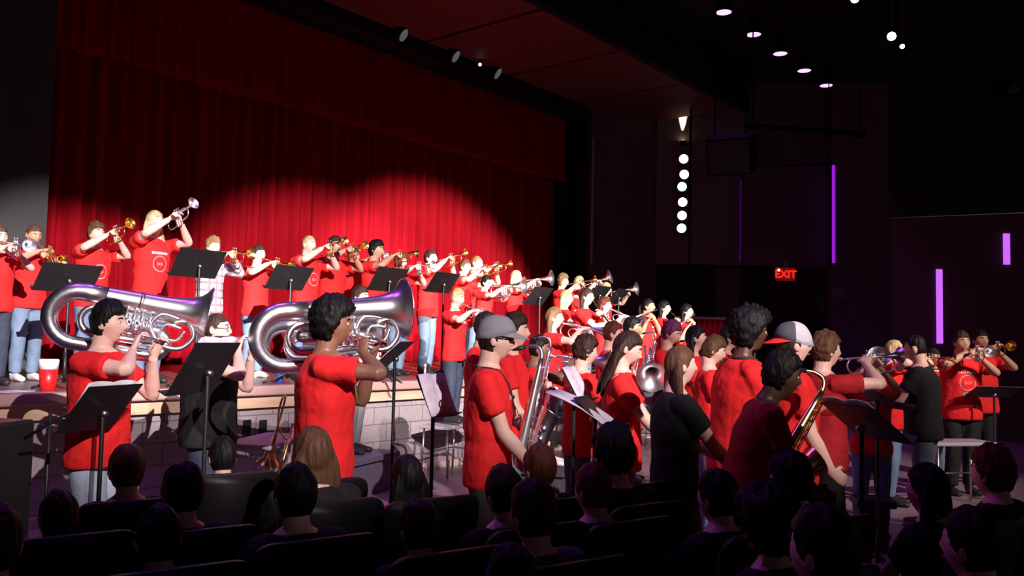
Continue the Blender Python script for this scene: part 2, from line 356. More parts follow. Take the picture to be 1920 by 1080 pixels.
def hand(mb, wr, d, nrm, side, s, curl=.6):
    d = Vector(d).normalized(); nrm = Vector(nrm); nrm = (nrm-d*nrm.dot(d)).normalized()
    lat = (d.cross(nrm) if side > 0 else nrm.cross(d))                      # towards the thumb
    wr = Vector(wr)
    mb.loft([wr-d*.02*s, wr+d*.025*s, wr+d*.06*s, wr+d*.092*s], [.026*s, .034*s, .041*s, .038*s], [.019*s, .017*s, .016*s, .013*s], ref=lat, n=10, smooth=2)
    for i, (o, L) in enumerate(((.029, .92), (.010, 1.0), (-.010, .95), (-.028, .78))):
        p = wr+d*.085*s+lat*o*s; a = curl*.45; pts = [p]; dd = d
        for seg in (.040, .027, .021):
            c, sn = math.cos(a), math.sin(a); dd = (d*c+nrm*sn); p = p+dd*seg*L*s; pts.append(p); a += curl*(.85+.08*i)
        mb.loft(pts, [.0098*s, .0092*s, .0085*s, .0066*s], ref=lat, n=8, smooth=2)
    b = wr+d*.025*s+lat*.028*s; d1 = (d*.62+lat*.75+nrm*.25).normalized(); d2 = (d*.85+lat*.1+nrm*.55*min(1, curl+.3)).normalized()
    mb.loft([b-d1*.01*s, b+d1*.038*s, b+d1*.04*s+d2*.030*s, b+d1*.042*s+d2*.055*s], [.014*s, .0115*s, .0105*s, .008*s], ref=nrm, n=8, smooth=2)

def ik(S, T, a, b, hint):
    S, T, hint = Vector(S), Vector(T), Vector(hint); v = T-S; L = v.length; mx = (a+b)*.985
    if L > mx: T = S+v*(mx/L); v = T-S; L = mx
    x = (a*a-b*b+L*L)/(2*L); h = math.sqrt(max(1e-6, a*a-x*x)); n = v/L; hp = hint-n*hint.dot(n)
    return S+n*x+hp.normalized()*h, T

PEOPLE = {}
def person(key, label, px, py, d, base, phi, pose='down', hair='short', hc='brown', skin='light', shirt=RED, pants=JEANS, shoes=None, pit=0, head=(0, 0), lean=0,
           bw=1., seated=False, vox=None, group=None, sleeve=.6, printed=None, over={}, curl=.75, extras=(), wide=1.):
    top = W(px, py, d); s_seat = .50
    H = (top.z-base-s_seat)/.51 if seated else (top.z-base)
    if seated:
        H = max(H, (top.z-base-.31)/.51); s_seat = top.z-base-.51*H; hs_ = 1.14
    else: hs_ = 1.
    dz = (.49*H-s_seat) if seated else 0.
    hh = (.123*H+.018)*hs_; s = hh/.23                # head height follows, a little larger on the young
    la = math.radians(lean)
    def up(p):
        p = Vector(p)
        if p.z > .5*H:
            q = p.z-.5*H; c, sn = math.cos(la), math.sin(la); y = p.y
            p = Vector((p.x, y*c+q*sn, .5*H+q*c-y*sn))
        return p-Vector((0, 0, dz))
    B = lambda *t: up((t[0]*H, t[1]*H, t[2]*H))
    hc_l = up((0, .018*H+.006, H-hh*.5-.002))
    # keep the crown where the picture has it
    rot = Matrix.Rotation(phi_rot(phi), 4, 'Z')
    off = rot @ Vector((hc_l.x, hc_l.y, 0))
    root = bpy.data.objects.new('person', None); COL.objects.link(root); root.empty_display_size = .1
    lift = (H-dz) - (hc_l.z+hh*.5)
    MW = Matrix.Translation(Vector((top.x-off.x, top.y-off.y, base))) @ rot
    root.matrix_world = MW; tag(root, label, 'person', group)
    yaw, hp = math.radians(head[0]), math.radians(head[1])     # yaw + = towards the person's left, pitch + = up
    HM = Matrix.Translation(hc_l) @ Matrix.Rotation(yaw, 4, 'Z') @ Matrix.Rotation(hp-la*.5, 4, 'X')
    hv = lambda p: HM @ Vector(p)
    fy = (HM.to_3x3() @ Vector((0, 1, 0))); ux = (HM.to_3x3() @ Vector((1, 0, 0))); uz = HM.to_3x3() @ Vector((0, 0, 1))
    mouth = hv(Vector((0, .094, -.052))*s)
    # ---- arms
    k = H/1.7
    sh = {-1: B(-.103*wide, -.004, .802), 1: B(.103*wide, -.004, .802)}
    pr = math.radians(pit)
    fdir = Vector((fy.x, fy.y, 0)).normalized(); D = fdir*math.cos(pr)+Vector((0, 0, math.sin(pr))); sx = Vector((fdir.y, -fdir.x, 0))
    uq = sx.cross(D)
    P = {'trumpet': ((mouth+D*.22-uq*.085-sx*.045, D*.55+sx*.55+uq*.35, sx, (-.75, .25, -.65)), (mouth+D*.17-uq*.035+sx*.055, D*.7-sx*.5+uq*.45, -uq, (.85, .15, -.45))),
         'mello': ((mouth+D*.26-uq*.09-sx*.05, D*.55+sx*.55+uq*.35, sx, (-.75, .25, -.65)), (mouth+D*.20-uq*.03+sx*.06, D*.7-sx*.5+uq*.45, -uq, (.85, .15, -.45))),
         'tuba': ((mouth+D*.13-sx*.12-uq*.15, D*.3-sx*.2+uq*.9, fdir+sx*.4, (-.3, .6, -1)), (mouth+D*.075+sx*.035-uq*.10, D*.15-sx*.35+uq*.9, fdir-sx, (.25, 1., -.45))),
         'flute': ((mouth+sx*.10+D*.06-uq*.16, sx*.35-D*.25+uq*.55, -D, (-.4, .5, -1)), (mouth+sx*.31+D*.0-uq*.19, D*.45+uq*.45-sx*.1, -uq, (.5, .1, -1))),
         'clarinet': ((mouth+D*.20, D*.2+sx*.9, -uq, (-.9, -.1, -.5)), (mouth+D*.38, D*.2-sx*.9, -uq, (.9, -.1, -.5))),
         'sax': ((B(-.015, .125, .705), Vector((.7, .4, .1)), Vector((.3, -1, 0)), (-.8, 0, -.8)), (B(.10, .12, .500), Vector((-.3, .8, -.3)), Vector((-.8, -.3, 0)), (.5, -.8, -.3))),
         'low': ((B(-.05, .20, .60), Vector((.6, .7, .1)), Vector((0, 0, 1)), (-.8, -.2, -.5)), (B(.08, .21, .56), Vector((-.4, .8, .1)), Vector((0, 0, 1)), (.8, -.3, -.5))),
         'down': ((B(-.135, .02, .495), Vector((.02, .12, -1)), Vector((1, 0, 0)), (-.2, -1, 0)), (B(.135, .02, .495), Vector((-.02, .12, -1)), Vector((-1, 0, 0)), (.2, -1, 0))),
         'conduct': ((B(-.12, .22, .60), Vector((.1, 1, .2)), Vector((.3, 0, -1)), (-.6, -.5, -.6)), (B(.10, .27, .66), Vector((-.1, 1, .3)), Vector((-.2, 0, -1)), (.8, -.2, -.6))),
         'lap': ((B(-.06, .20, .56), Vector((.3, 1, -.2)), Vector((0, 0, -1)), (-.8, -.4, -.5)), (B(.06, .20, .56), Vector((-.3, 1, -.2)), Vector((0, 0, -1)), (.8, -.4, -.5)))}[pose]
    P = [list(P[0]), list(P[1])]
    for kk, v in over.items():
        i = 0 if kk[0] == 'L' else 1; P[i][{'w': 0, 'd': 1, 'n': 2, 'e': 3}[kk[1]]] = B(*v) if kk[1] == 'w' else Vector(v)
    body = MB(); A1, A2 = .172*H, .150*H; arms = {}
    for i, side in ((0, -1), (1, 1)):
        wr, hd, hn, hint = P[i]; E, T = ik(sh[side], wr, A1, A2, hint); arms[side] = (sh[side], E, T); S = sh[side]
        fa = (T-E).normalized()
        up0 = S+(Vector((-side*.04*H, 0, .004*H)))
        body.loft([up0, S, S.lerp(E, .35), S.lerp(E, .8), E, E.lerp(T, .3), E.lerp(T, .75), T], np.array([.030, .033, .030, .0245, .0245, .0255, .0185, .0160])*H*(.85+.15*bw), np.array([.030, .033, .029, .024, .0235, .0235, .0165, .0130])*H*(.85+.15*bw), ref=hn, n=12, smooth=3)
        hd = Vector(hd).normalized(); hd = (hd+fa*.35).normalized(); hand(body, T, hd, hn, side, k*1.0, curl)
    # ---- trunk, neck, head
    tz = [.455, .50, .55, .60, .66, .72, .77, .805, .83, .85]
    trx = [.090, .098, .094, .082, .084, .096, .104, .098, .066, .036]; try_ = [.055, .066, .062, .056, .060, .066, .064, .052, .042, .034]
    body.loft([B(0, .004, z) for z in tz], np.array(trx)*H*bw, np.array(try_)*H*(bw**1.6), n=20, smooth=2)
    nb = B(0, -.004, .835); nt_ = hv(Vector((0, -.02, -.055))*s)
    body.loft([nb, nb.lerp(nt_, .4), nt_], [.040*H, .033*H*(.5+.5*bw), .033*H], [.038*H, .034*H, .038*H], n=14, smooth=3)
    hb = MB(); hb.ball((0, 0, 0), 1, nu=48, nv=34, fn=lambda q: head_fn(q, s))
    for side in (-1, 1):
        hb.ball(Vector((side*.0775, -.008, -.006))*s, (.008*s, .019*s, .030*s), nu=10, nv=8)
    body.add([hv(v) for v in hb.v], hb.f)
    # ---- legs
    legs = {}
    for side in (-1, 1):
        if seated:
            hp_ = B(side*.052, .0, .50); kn = hp_+Vector((side*.02, .245*H, 0)); an = Vector((kn.x, kn.y+.14, .07))
        else:
            hp_ = B(side*.050, 0, .50); kn = Vector((side*.058*H, .012*H+side*.01*H, .275*H)); an = Vector((side*.062*H, -.012*H+side*.014*H, .045*H))
        legs[side] = (hp_, kn, an)
        body.loft([hp_+Vector((0, 0, .02*H)), hp_, hp_.lerp(kn, .5), kn, kn.lerp(an, .35), an], np.array([.045, .050, .042, .030, .030, .020])*H, n=12, smooth=2)
    bo = link('body', body.mesh('body', SKINS[skin]), root)
    rm = bo.modifiers.new('skin', 'REMESH'); rm.mode = 'VOXEL'; rm.voxel_size = vox or (.0065 if d < 7 else .0095); rm.use_smooth_shade = True
    sm_ = bo.modifiers.new('smooth', 'SMOOTH'); sm_.iterations = 2; sm_.factor = .5
    # ---- face
    for side in (-1, 1):
        e = MB(); c = hv(Vector((side*.0285, .0735, .012))*s); e.ball(c, (.0125*s, .0115*s, .0095*s), nu=12, nv=8); e.ball(c+fy*.0062*s, .0066*s, 1, nu=8, nv=6)
        link('eye', e.mesh('eye', [EYEW, IRIS]), root)
        e = MB(); pts = [hv(Vector((side*x, y, z))*s) for x, y, z in ((.014, .0905, .034), (.028, .088, .039), (.045, .076, .034))]
        e.loft(pts, [.003*s, .004*s, .0025*s], n=6, smooth=3); link('eyebrow', e.mesh('eyebrow', HAIRS[hc if hc not in ('blonde', 'purple') else 'lightbrown']), root)
    e = MB(); e.loft([hv(Vector((x, y, -.0505))*s) for x, y in ((-.022, .084), (-.01, .093), (0, .095), (.01, .093), (.022, .084))], [.002*s, .005*s, .006*s, .005*s, .002*s], n=6, smooth=3)
    link('lips', e.mesh('lips', LIPS), root)
    # ---- hair
    if hair != 'none':
        hm = build_hair(hair, s, hash(key) % 997 if False else sum(map(ord, key)) % 997); hm.v = [tuple(hv(v)) for v in hm.v]
        ho = link('hair', hm.mesh('hair', HAIRS[hc]), root)
        if hair in ('long', 'bob', 'pony'):
            r_ = ho.modifiers.new('merge', 'REMESH'); r_.mode = 'VOXEL'; r_.voxel_size = .008; r_.use_smooth_shade = True
            r_ = ho.modifiers.new('smooth', 'SMOOTH'); r_.iterations = 3
        if hair in ('curly', 'afro', 'wavy'):
            dm = ho.modifiers.new('curls', 'DISPLACE'); dm.texture = TEX_CURL; dm.strength = .016 if hair != 'afro' else .03; dm.mid_level = .5
    # ---- clothes
    c = MB(); cz = [.462, .50, .55, .60, .66, .72, .77, .805, .826, .838]
    flare = 1.0
    crx = [.108, .110, .106, .100, .101, .108, .113, .106, .074, .046]; cry = [.078, .079, .076, .074, .076, .078, .074, .060, .049, .043]
    if seated: cz[0] = .475
    c.loft([B(0, .004, z) for z in cz], np.array(crx)*H*bw*(.6+.4*wide), np.array(cry)*H*(bw**1.6), n=22, smooth=2)
    for side in (-1, 1):
        S, E, T = arms[side]; fr = min(sleeve, 1.0); inn = S+Vector((-side*.035*H, 0, .002*H)); pts = [inn, S, S.lerp(E, fr*.5), S.lerp(E, fr)]; rr = [.034, .038, .038, .039]
        if sleeve > 1: pts += [E.lerp(T, .4), E.lerp(T, .9)]; rr = [.036, .041, .036, .031, .028, .022]
        c.loft(pts, np.array(rr)*H*(.85+.15*bw), n=14, smooth=2)
    co = link('shirt' if shirt not in (PLAID,) else 'overshirt', c.mesh('shirt', shirt), root)
    r_ = co.modifiers.new('cloth', 'REMESH'); r_.mode = 'VOXEL'; r_.voxel_size = .009 if d < 7 else .013; r_.use_smooth_shade = True
    r_ = co.modifiers.new('smooth', 'SMOOTH'); r_.iterations = 4
    r_ = co.modifiers.new('folds', 'DISPLACE'); r_.texture = TEX_FOLD; r_.strength = .022; r_.mid_level = .30
    if printed:
        pm = MB(); pe = MB(); q = random.Random(len(key)+int(px)); w_ = .055*H; zc = .745*H
        def pp(x, z): return up((x, .084*H, z))
        def bar(x0, x1, z0, z1, mi=0, pm=pm):
            nx = max(1, int((x1-x0)/.02)); v = []; f = []
            for i in range(nx+1):
                xx = x0+(x1-x0)*i/nx; v += [pp(xx, z0), pp(xx, z1)]
            for i in range(nx): f.append((2*i, 2*i+2, 2*i+3, 2*i+1))
            pm.add(v, f, mi)
        if printed in ('text', 'both'):
            x = -w_
            while x < w_: ww = q.uniform(.010, .018); bar(x, x+ww, zc, zc+.026); x += ww+.006
        if printed in ('ring', 'both'):
            rc = .045*H; zr = .69*H; N = 26
            for a0 in range(N):
                t0, t1 = 2*math.pi*a0/N, 2*math.pi*(a0+1)/N; v = [pp(math.cos(t)*r2, zr+math.sin(t)*r2) for t in (t0, t1) for r2 in (rc-.007, rc+.005)]; pe.add(v, [(0, 1, 3, 2)])
            [bar(x0_, x0_+.012, zr-h_, zr+h_*.7, 0, pe) for x0_, h_ in ((-.034, .010), (-.016, .022), (.003, .014), (.022, .019))]
        for nm_, m_, mt_ in (('chest_lettering', pm, PRINT), ('chest_emblem', pe, FADE)):
            if not m_.f: continue
            po = link(nm_, m_.mesh(nm_, mt_), root)
            sw = po.modifiers.new('on cloth', 'SHRINKWRAP'); sw.target = co; sw.wrap_method = 'NEAREST_SURFACEPOINT'; sw.wrap_mode = 'ABOVE_SURFACE'; sw.offset = .003
    t_ = MB()
    if pants == MAROONP and not seated:      # long wide printed skirt-like trousers
        t_.loft([B(0, 0, z) for z in (.52, .47, .40)]+[Vector((0, 0, z*H)) for z in (.30, .18, .08)], np.array([.090, .105, .118, .125, .135, .145])*H, np.array([.07, .082, .090, .095, .105, .11])*H, n=20, smooth=3)
    else:
        t_.loft([B(0, .002, z) for z in (.545, .52, .49, .455)], np.array([.086, .098, .103, .085])*H*bw, np.array([.056, .066, .071, .06])*H*bw, n=18, smooth=2)
        for side in (-1, 1):
            a, b, e_ = legs[side]
            t_.loft([a, a.lerp(b, .4), b, b.lerp(e_, .5), e_.lerp(b, .04)], np.array([.060, .052, .043, .040, .037])*H*(.5+.5*bw), n=14, smooth=2)
    to = link('trousers', t_.mesh('trousers', pants), root)
    r_ = to.modifiers.new('cloth', 'REMESH'); r_.mode = 'VOXEL'; r_.voxel_size = .011 if d < 7 else .014; r_.use_smooth_shade = True
    r_ = to.modifiers.new('smooth', 'SMOOTH'); r_.iterations = 4
    r_ = to.modifiers.new('folds', 'DISPLACE'); r_.texture = TEX_FOLD; r_.strength = .018; r_.mid_level = .45
    for side in (-1, 1):
        an = legs[side][2]; q = MB(); x, y = an.x, an.y
        q.loft([(x, y-.045*k, .042), (x, y-.02*k, .045), (x+side*.004, y+.06*k, .042), (x+side*.008, y+.13*k, .034), (x+side*.01, y+.185*k, .028), (x+side*.01, y+.205*k, .024)], np.array([.026, .036, .040, .046, .036, .016])*k, [.040, .045, .042, .032, .027, .018], ref=(1, 0, 0), n=14, smooth=3)
        q.loft([(x, y-.03*k, .05), (x, y-.01*k, .11*k)], [.038*k, .036*k], n=12)
        q.v = [(a, b, max(c_, .001)) for a, b, c_ in q.v]
        link('shoe', q.mesh('shoe', shoes or SHOE), root)
    # ---- things worn
    for ex in extras:
        if ex == 'glasses' or ex == 'sunglasses':
            g = MB()
            for side in (-1, 1):
                c0 = hv(Vector((side*.030, .094, .010))*s)
                if ex == 'sunglasses': g.ball(c0, (.027*s, .010*s, .019*s), nu=12, nv=8)
                else:
                    N = 14; g.loft([c0+ux*math.cos(t)*.021*s+uz*math.sin(t)*.016*s for t in np.linspace(0, 2*math.pi, N)], .0022, n=6, cap=False)
                g.loft([hv(Vector((side*x, y, .014))*s) for x, y in ((.052, .088), (.074, .06), (.082, -.005))], .0025, n=6, smooth=3)
            g.loft([hv(Vector((x, .100, .014))*s) for x in (-.010, 0, .010)], .0025, n=6); link('glasses', g.mesh('glasses', BLACKP), root)
        if ex == 'beard':
            g = MB(); g.ball((0, 0, 0), 1, nu=30, nv=22, fn=lambda q: head_fn(q, s, .007*sm(-.30, -.45, q.z)*sm(-.15, .15, q.y)-.008*(1-sm(-.30, -.45, q.z)*sm(-.15, .15, q.y))))
            g.v = [tuple(hv(v)) for v in g.v]; link('beard', g.mesh('beard', HAIRS[hc]), root)
        if ex[:3] == 'cap':
            back = ex == 'capback'; g = MB(); sg = -1 if back else 1
            def cf(q, gr=.020 if hair in ('short', 'wavy', 'curly') else .014):
                t = gr+.012*sm(.2, .9, q.z)+.014*sm(.0, .8, q.y*sg)*sm(.1, .5, q.z); zl = .12+.16*q.y*sg; a = sm(zl-.05, zl+.05, q.z); return head_fn(Vector((q.x, q.y, q.z)), s, t)*a+head_fn(q, s, -.01)*(1-a)
            g.ball((0, 0, 0), 1, nu=40, nv=26, fn=cf); nf = len(g.f)
            if back:   # cloth panel next to the brim, pale mesh over the rest
                g.mi = [1 if np.mean([g.v[i][1] for i in f]) > -.012*s else 0 for f in g.f]
            g.v = [tuple(hv(v)) for v in g.v]
            co2 = link('cap', g.mesh('cap', [GREYCAP, MESHW] if not back else [mat('charcoal_cap_front', (.06, .06, .075), .8), MESHW]), root)
            br = MB(); v = []; N = 16
            for lay in (0, 1):
                for i in range(N+1):
                    a = math.pi*i/N; xx = math.cos(a)
                    for t in (0, 1):
                        yy = math.sin(a)*(.098+.092*t)+.006*t; v.append(hv(Vector((xx*.080*(1+.02*t), sg*yy, .052-.040*t*math.sin(a)-.016*xx*xx-.004*lay))*s))
            f = []; M2 = 2*(N+1)
            for i in range(N):
                for lay in (0, 1): o_ = lay*M2; f.append((o_+2*i, o_+2*i+1, o_+2*i+3, o_+2*i+2) if lay else (o_+2*i, o_+2*i+2, o_+2*i+3, o_+2*i+1))
                f.append((2*i+1, 2*i+3, M2+2*i+3, M2+2*i+1))
            br.add(v, f); link('cap_brim', br.mesh('cap_brim', REDCAP if back else GREYCAP), co2)
        if ex == 'strap':
            g = MB(); g.loft([B(.10, .0, .845), B(.045, -.036, .846), B(0, -.044, .852), B(-.045, -.034, .846), B(-.052, .03, .838), B(-.03, .070, .79), B(.02, .092, .70)][1:], .007, .0025, ref=(0, 1, 0), n=8, smooth=4)
            g.loft([B(.045, -.036, .846), B(.052, .03, .838), B(.045, .070, .79), B(.02, .092, .70)], .007, .0025, ref=(0, 1, 0), n=8, smooth=4); link('neck_strap', g.mesh('neck_strap', BLACKC), root)
    PEOPLE[key] = dict(M=MW, mouth=mouth, D=D, sx=sx, uq=uq, H=H, B=B, k=k, root=root)
    return root
TEX_FOLD = bpy.data.textures.new('cloth folds', 'CLOUDS'); TEX_FOLD.noise_scale = .11; TEX_FOLD.noise_depth = 2
TEX_CURL = bpy.data.textures.new('hair curls', 'CLOUDS'); TEX_CURL.noise_scale = .022; TEX_CURL.noise_depth = 1

# ---------------------------------------------------------------- instruments
def arc(cx, cz, r, a0, a1, x=0, n=7):
    return [(x, cx+r*math.cos(math.radians(a)), cz+r*math.sin(math.radians(a))) for a in np.linspace(a0, a1, n)]
def parts(*L): return [(key, nm, mb.mesh(nm, mt), par) for key, nm, mb, mt, par in L]
def b_trumpet(metal, big=1., belln=1.):
    def go():
        A = MB(); x = .014; r = .0065*big
        A.loft([(x, .05, 0), (x, .36, 0)]+arc(.36, -.055, .055, 80, -90, x)+[(x, .29, -.11), (.006, .275, -.10)], r, n=8)
        A.loft([(-x, .215, -.11), (-x, .12, -.11)]+arc(.12, -.055, .055, 260, 100, -x)+[(-x, .13, 0), (-x, .30, 0)], r, n=8)
        A.loft([(0, .27, -.04), (.045, .29, -.045), (.045, .33, -.05), (0, .29, -.07)], r*.8, n=6, smooth=3)
        Bm = MB(); Bm.loft([(-x, y, 0) for y in (.28, .36, .41, .445, .468, .480, .484)], np.array([.0070, .0105, .017, .026, .041, .058*belln, .062*belln])*big, n=24, cap=False)
        Bm.loft([(-x, y, 0) for y in (.483, .478, .466, .445, .41, .36)], np.array([.0600*belln, .055*belln, .038, .023, .014, .007])*big, n=24, cap=False)
        V = [MB() for _ in range(3)]; C = [MB() for _ in range(3)]
        for i in range(3):
            y = .215+.029*i; V[i].loft([(0, y, -.135), (0, y, -.13), (0, y, .02), (0, y, .028)], [.008, .0115, .0115, .008], n=12); C[i].loft([(0, y, .028), (0, y, .045), (0, y, .046), (0, y, .051)], [.003, .003, .009, .009], n=10)
        M = MB(); M.loft([(x, y, 0) for y in (-.004, .004, .02, .03, .075)], [.013, .0135, .008, .0045, .0065], n=12)
        P = [('t', 'tubing', A, metal, None), ('b', 'bell', Bm, metal, None), ('m', 'mouthpiece', M, SILVER, None)]
        for i in range(3): P += [('v%d' % i, 'valve', V[i], metal, None), ('c%d' % i, 'valve_button', C[i], SILVER, 'v%d' % i)]
        out = parts(*P)
        return out
    return go
BUILD['trumpet_brass'] = b_trumpet(BRASS); BUILD['trumpet_silver'] = b_trumpet(SILVER); NAMES['trumpet_brass'] = NAMES['trumpet_silver'] = 'trumpet'
def b_mello():
    A = MB(); r = .0075
    A.loft([(.02, .05, 0), (.02, .26, 0)]+arc(.26, -.06, .06, 80, -90, .02)+[(.02, .14, -.12)]+arc(.12, -.075, .045, 270, 100, .02)+[(.02, .22, -.03)], r, n=8)
    A.loft([(-.02, .20, -.14), (-.02, .06, -.14)]+arc(.06, -.065, .075, 265, 95, -.02)+[(-.02, .10, .01), (-.02, .22, .01)], .009, n=8)
    A.loft(arc(.24, -.08, .07, 0, 330, .045, 14), .0065, n=7)
    Bm = MB(); ys = (.20, .30, .37, .42, .455, .475, .482); rr = (.011, .020, .033, .052, .078, .108, .122)
    Bm.loft([(-.02, y, .01) for y in ys], rr, n=28, cap=False); Bm.loft([(-.02, y-.003, .01) for y in ys[::-1]], [q*.96-.001 for q in rr[::-1]], n=28, cap=False)
    P = [('t', 'tubing', A, SILVER, None), ('b', 'bell', Bm, SILVER, None)]
    M = MB(); M.loft([(.02, y, 0) for y in (-.004, .004, .02, .03, .075)], [.013, .0135, .008, .0045, .007], n=12); P.append(('m', 'mouthpiece', M, SILVER, None))
    for i in range(3):
        V = MB(); y = .16+.033*i; V.loft([(0, y, -.15), (0, y, -.145), (0, y, .01), (0, y, .018)], [.010, .0135, .0135, .010], n=12); P.append(('v%d' % i, 'valve', V, SILVER, None))
    return parts(*P)
BUILD['mellophone'] = b_mello; NAMES['mellophone'] = 'mellophone'
def b_tuba():
    # +y points out of the bell, the loops stand in the y-z plane
    prof = [(0, .192), (-.012, .180), (-.03, .152), (-.06, .122), (-.11, .098), (-.18, .083), (-.28, .073), (-.45, .066), (-.62, .061)]
    Bm = MB(); Bm.loft([(0, y, 0) for y, r in prof], [r for y, r in prof], n=36, cap=False)
    Bm.loft([(0, y-.004, 0) for y, r in prof[::-1]], [r-.006 for y, r in prof[::-1]], n=36, cap=False)
    Bm.loft([(math.cos(t)*.192, 0, math.sin(t)*.192) for t in np.linspace(0, 2*math.pi, 37)], .0055, n=8, cap=False)
    fr = MB(); fr.loft([(0, -.40, 0), (0, -.425, 0)], .071, n=28)
    A = MB(); pts = [(0, -.61, 0), (0, -.74, 0)]+arc(-.76, -.165, .165, 88, 270, 0, 13)+[(0, -.60, -.33), (0, -.36, -.33)]+arc(-.30, -.245, .085, 270, 450, 0, 9)+[(0, -.45, -.16), (0, -.62, -.16)]
    A.loft(pts, np.interp(np.linspace(0, 1, len(pts)), [0, .45, 1], [.060, .047, .030]), n=20)
    A2 = MB(); pts = [(.02, -.20, -.10), (.02, -.60, -.085)]+arc(-.66, -.165, .085, 95, 270, .02, 10)+[(.02, -.50, -.25), (.02, -.30, -.245)]
    A2.loft(pts, np.interp(np.linspace(0, 1, len(pts)), [0, 1], [.018, .026]), n=14)
    A2.loft([(.03, -.66, -.12), (.03, -.40, -.12)]+arc(-.40, -.15, .03, 90, -90, .03, 6)+[(.03, -.66, -.18)]+arc(-.66, -.15, .03, 270, 90, .03, 6), .013, n=10)
    A2.loft([(.05, -.16, -.06), (.05, -.28, -.05), (.05, -.33, -.14), (.05, -.25, -.24), (.05, -.13, -.25), (.05, -.06, -.16), (.05, -.11, -.07), (.05, -.20, -.09)], .016, n=12, smooth=5)
    A2.loft([(.06, -.14, -.12), (.06, -.24, -.11), (.06, -.26, -.19), (.06, -.16, -.20), (.06, -.12, -.13)], .011, n=10, smooth=5)
    P = [('b', 'bell', Bm, SILVER, None), ('f', 'bell_collar', fr, SILVER, 'b'), ('o', 'outer_bow', A, SILVER, None), ('i', 'inner_tubing', A2, SILVER, None)]
    for i in range(4):
        V = MB(); y = -.34-.048*i
        V.loft([(.045, y, -.225), (.045, y, -.22), (.045, y, -.085), (.045, y, -.08)], [.012, .019, .019, .012], n=14)
        L = MB(); L.loft([(.05, y, -.12), (.085, y, -.12), (.095, y, -.15), (.085, y, -.18), (.05, y, -.18)], .008, n=8, smooth=3)
        C = MB(); C.loft([(.045, y, -.08), (.045, y, -.055), (.045, y, -.054), (.045, y, -.047)], [.004, .004, .013, .013], n=10)
        P += [('v%d' % i, 'valve', V, SILVER, None), ('l%d' % i, 'valve_slide', L, SILVER, 'v%d' % i), ('c%d' % i, 'valve_button', C, SILVER, 'v%d' % i)]
    br = MB()
    for y, z0, z1 in ((-.30, -.06, -.15), (-.66, -.05, -.09), (-.52, -.05, -.14), (-.56, -.18, -.29)): br.loft([(0, y, z0), (.005, y, z1)], .006, n=8)
    P.append(('r', 'brace', br, SILVER, None)); return parts(*P)
BUILD['tuba'] = b_tuba; NAMES['tuba'] = 'marching_tuba'
def b_sax(metal, neckm, k=1., bari=False):
    def go():
        N = MB(); Mp = MB(); Bd = MB(); K = []
        Mp.loft([(0, 0, 0), (0, .03, .006), (0, .075, .016)], [.006, .011, .011], n=12); Mp.loft([(0, .03, .006), (0, .05, .011)], .0135, n=12)
        top = Vector((0, .165, -.055)); bot = Vector((0, .03, -.60)) if not bari else Vector((0, .03, -.72))
        if bari:
            N.loft([(0, .07, .015), (0, .13, .03), (0, .17, .0), (0, .17, -.05), (0, .145, -.08), (0, .11, -.04), (0, .10, .05), (0, .13, .10), (0, .17, .09), (0, .18, .03), tuple(top)], np.linspace(.010, .017, 11), n=12, smooth=4)
        else: N.loft([(0, .07, .015), (0, .11, .022), (0, .15, .012), (0, .166, -.018), tuple(top)], [.009, .010, .011, .012, .013], n=12, smooth=4)
        ax = (bot-top); n_ = 8
        pts = [top+ax*(i/n_) for i in range(n_+1)]; r = list(np.linspace(.0135, .036, n_+1)); br = .052
        c = bot+Vector((0, br, 0)).lerp(Vector((0, br, -.0)), 1)
        bow = [(0, c.y+br*math.cos(math.radians(a)), c.z+br*math.sin(math.radians(a))) for a in np.linspace(200, 350, 8)]
        up = [(0, c.y+br+.004, c.z+.05), (0, c.y+br+.03, c.z+.13), (0, c.y+br+.055, c.z+.19), (0, c.y+br+.075, c.z+.225), (0, c.y+br+.088, c.z+.242)]
        Bd.loft([tuple(p) for p in pts]+bow, r+list(np.linspace(.037, .044, 8)), n=20, ref=(1, 0, 0))
        Be = MB(); Be.loft([bow[-1]]+up, [.044, .045, .049, .054, .062, .070], n=26, ref=(1, 0, 0), cap=False)
        Be.loft(([bow[-1]]+up)[::-1], [.068, .060, .051, .046, .042, .040], n=26, ref=(1, 0, 0), cap=False)
        axn = ax.normalized(); prp = Vector((0, -axn.z, axn.y)); 
        if prp.y < 0: prp = -prp
        out = [('m', 'mouthpiece', Mp, BLACKP, None), ('n', 'neck', N, neckm, None), ('b', 'body_tube', Bd, metal, None), ('e', 'bell', Be, metal, None)]
        R = MB()
        for dx in (-.020, .012, .022):
            R.loft([top+ax*.10+Vector((dx, 0, 0))+prp*.026, top+ax*.92+Vector((dx*1.5, 0, 0))+prp*.045], .0028, n=6)
        out.append(('r', 'key_rods', R, metal, None))
        for i in range(11):
            t = .08+.083*i; rr = .009+.010*t; q = top+ax*t+prp*(.020+.026*t)+Vector(((.008 if i % 2 else -.004), 0, 0)); kk = MB()
            kk.loft([q-prp*.004, q+prp*.004, q+prp*.007], [rr, rr, rr*.6], n=14, ref=(1, 0, 0)); out.append(('k%d' % i, 'key_cup', kk, metal, None))
        for i in range(3):
            q = Vector(bow[-1])+Vector((.048, .02*i, .05+.055*i)); kk = MB(); kk.loft([q, q+Vector((.008, 0, 0))], [.022, .020], n=14); out.append(('g%d' % i, 'bell_key', kk, metal, None))
        for p in out: p[2].v = [(a*k, b*k, c_*k) for a, b, c_ in p[2].v]
        return parts(*out)
    return go
BUILD['alto_sax'] = b_sax(SILVER, SILVER, 1.0); NAMES['alto_sax'] = 'alto_saxophone'
BUILD['alto_sax_brass'] = b_sax(BRASS, BRASS, 1.0); NAMES['alto_sax_brass'] = 'alto_saxophone'
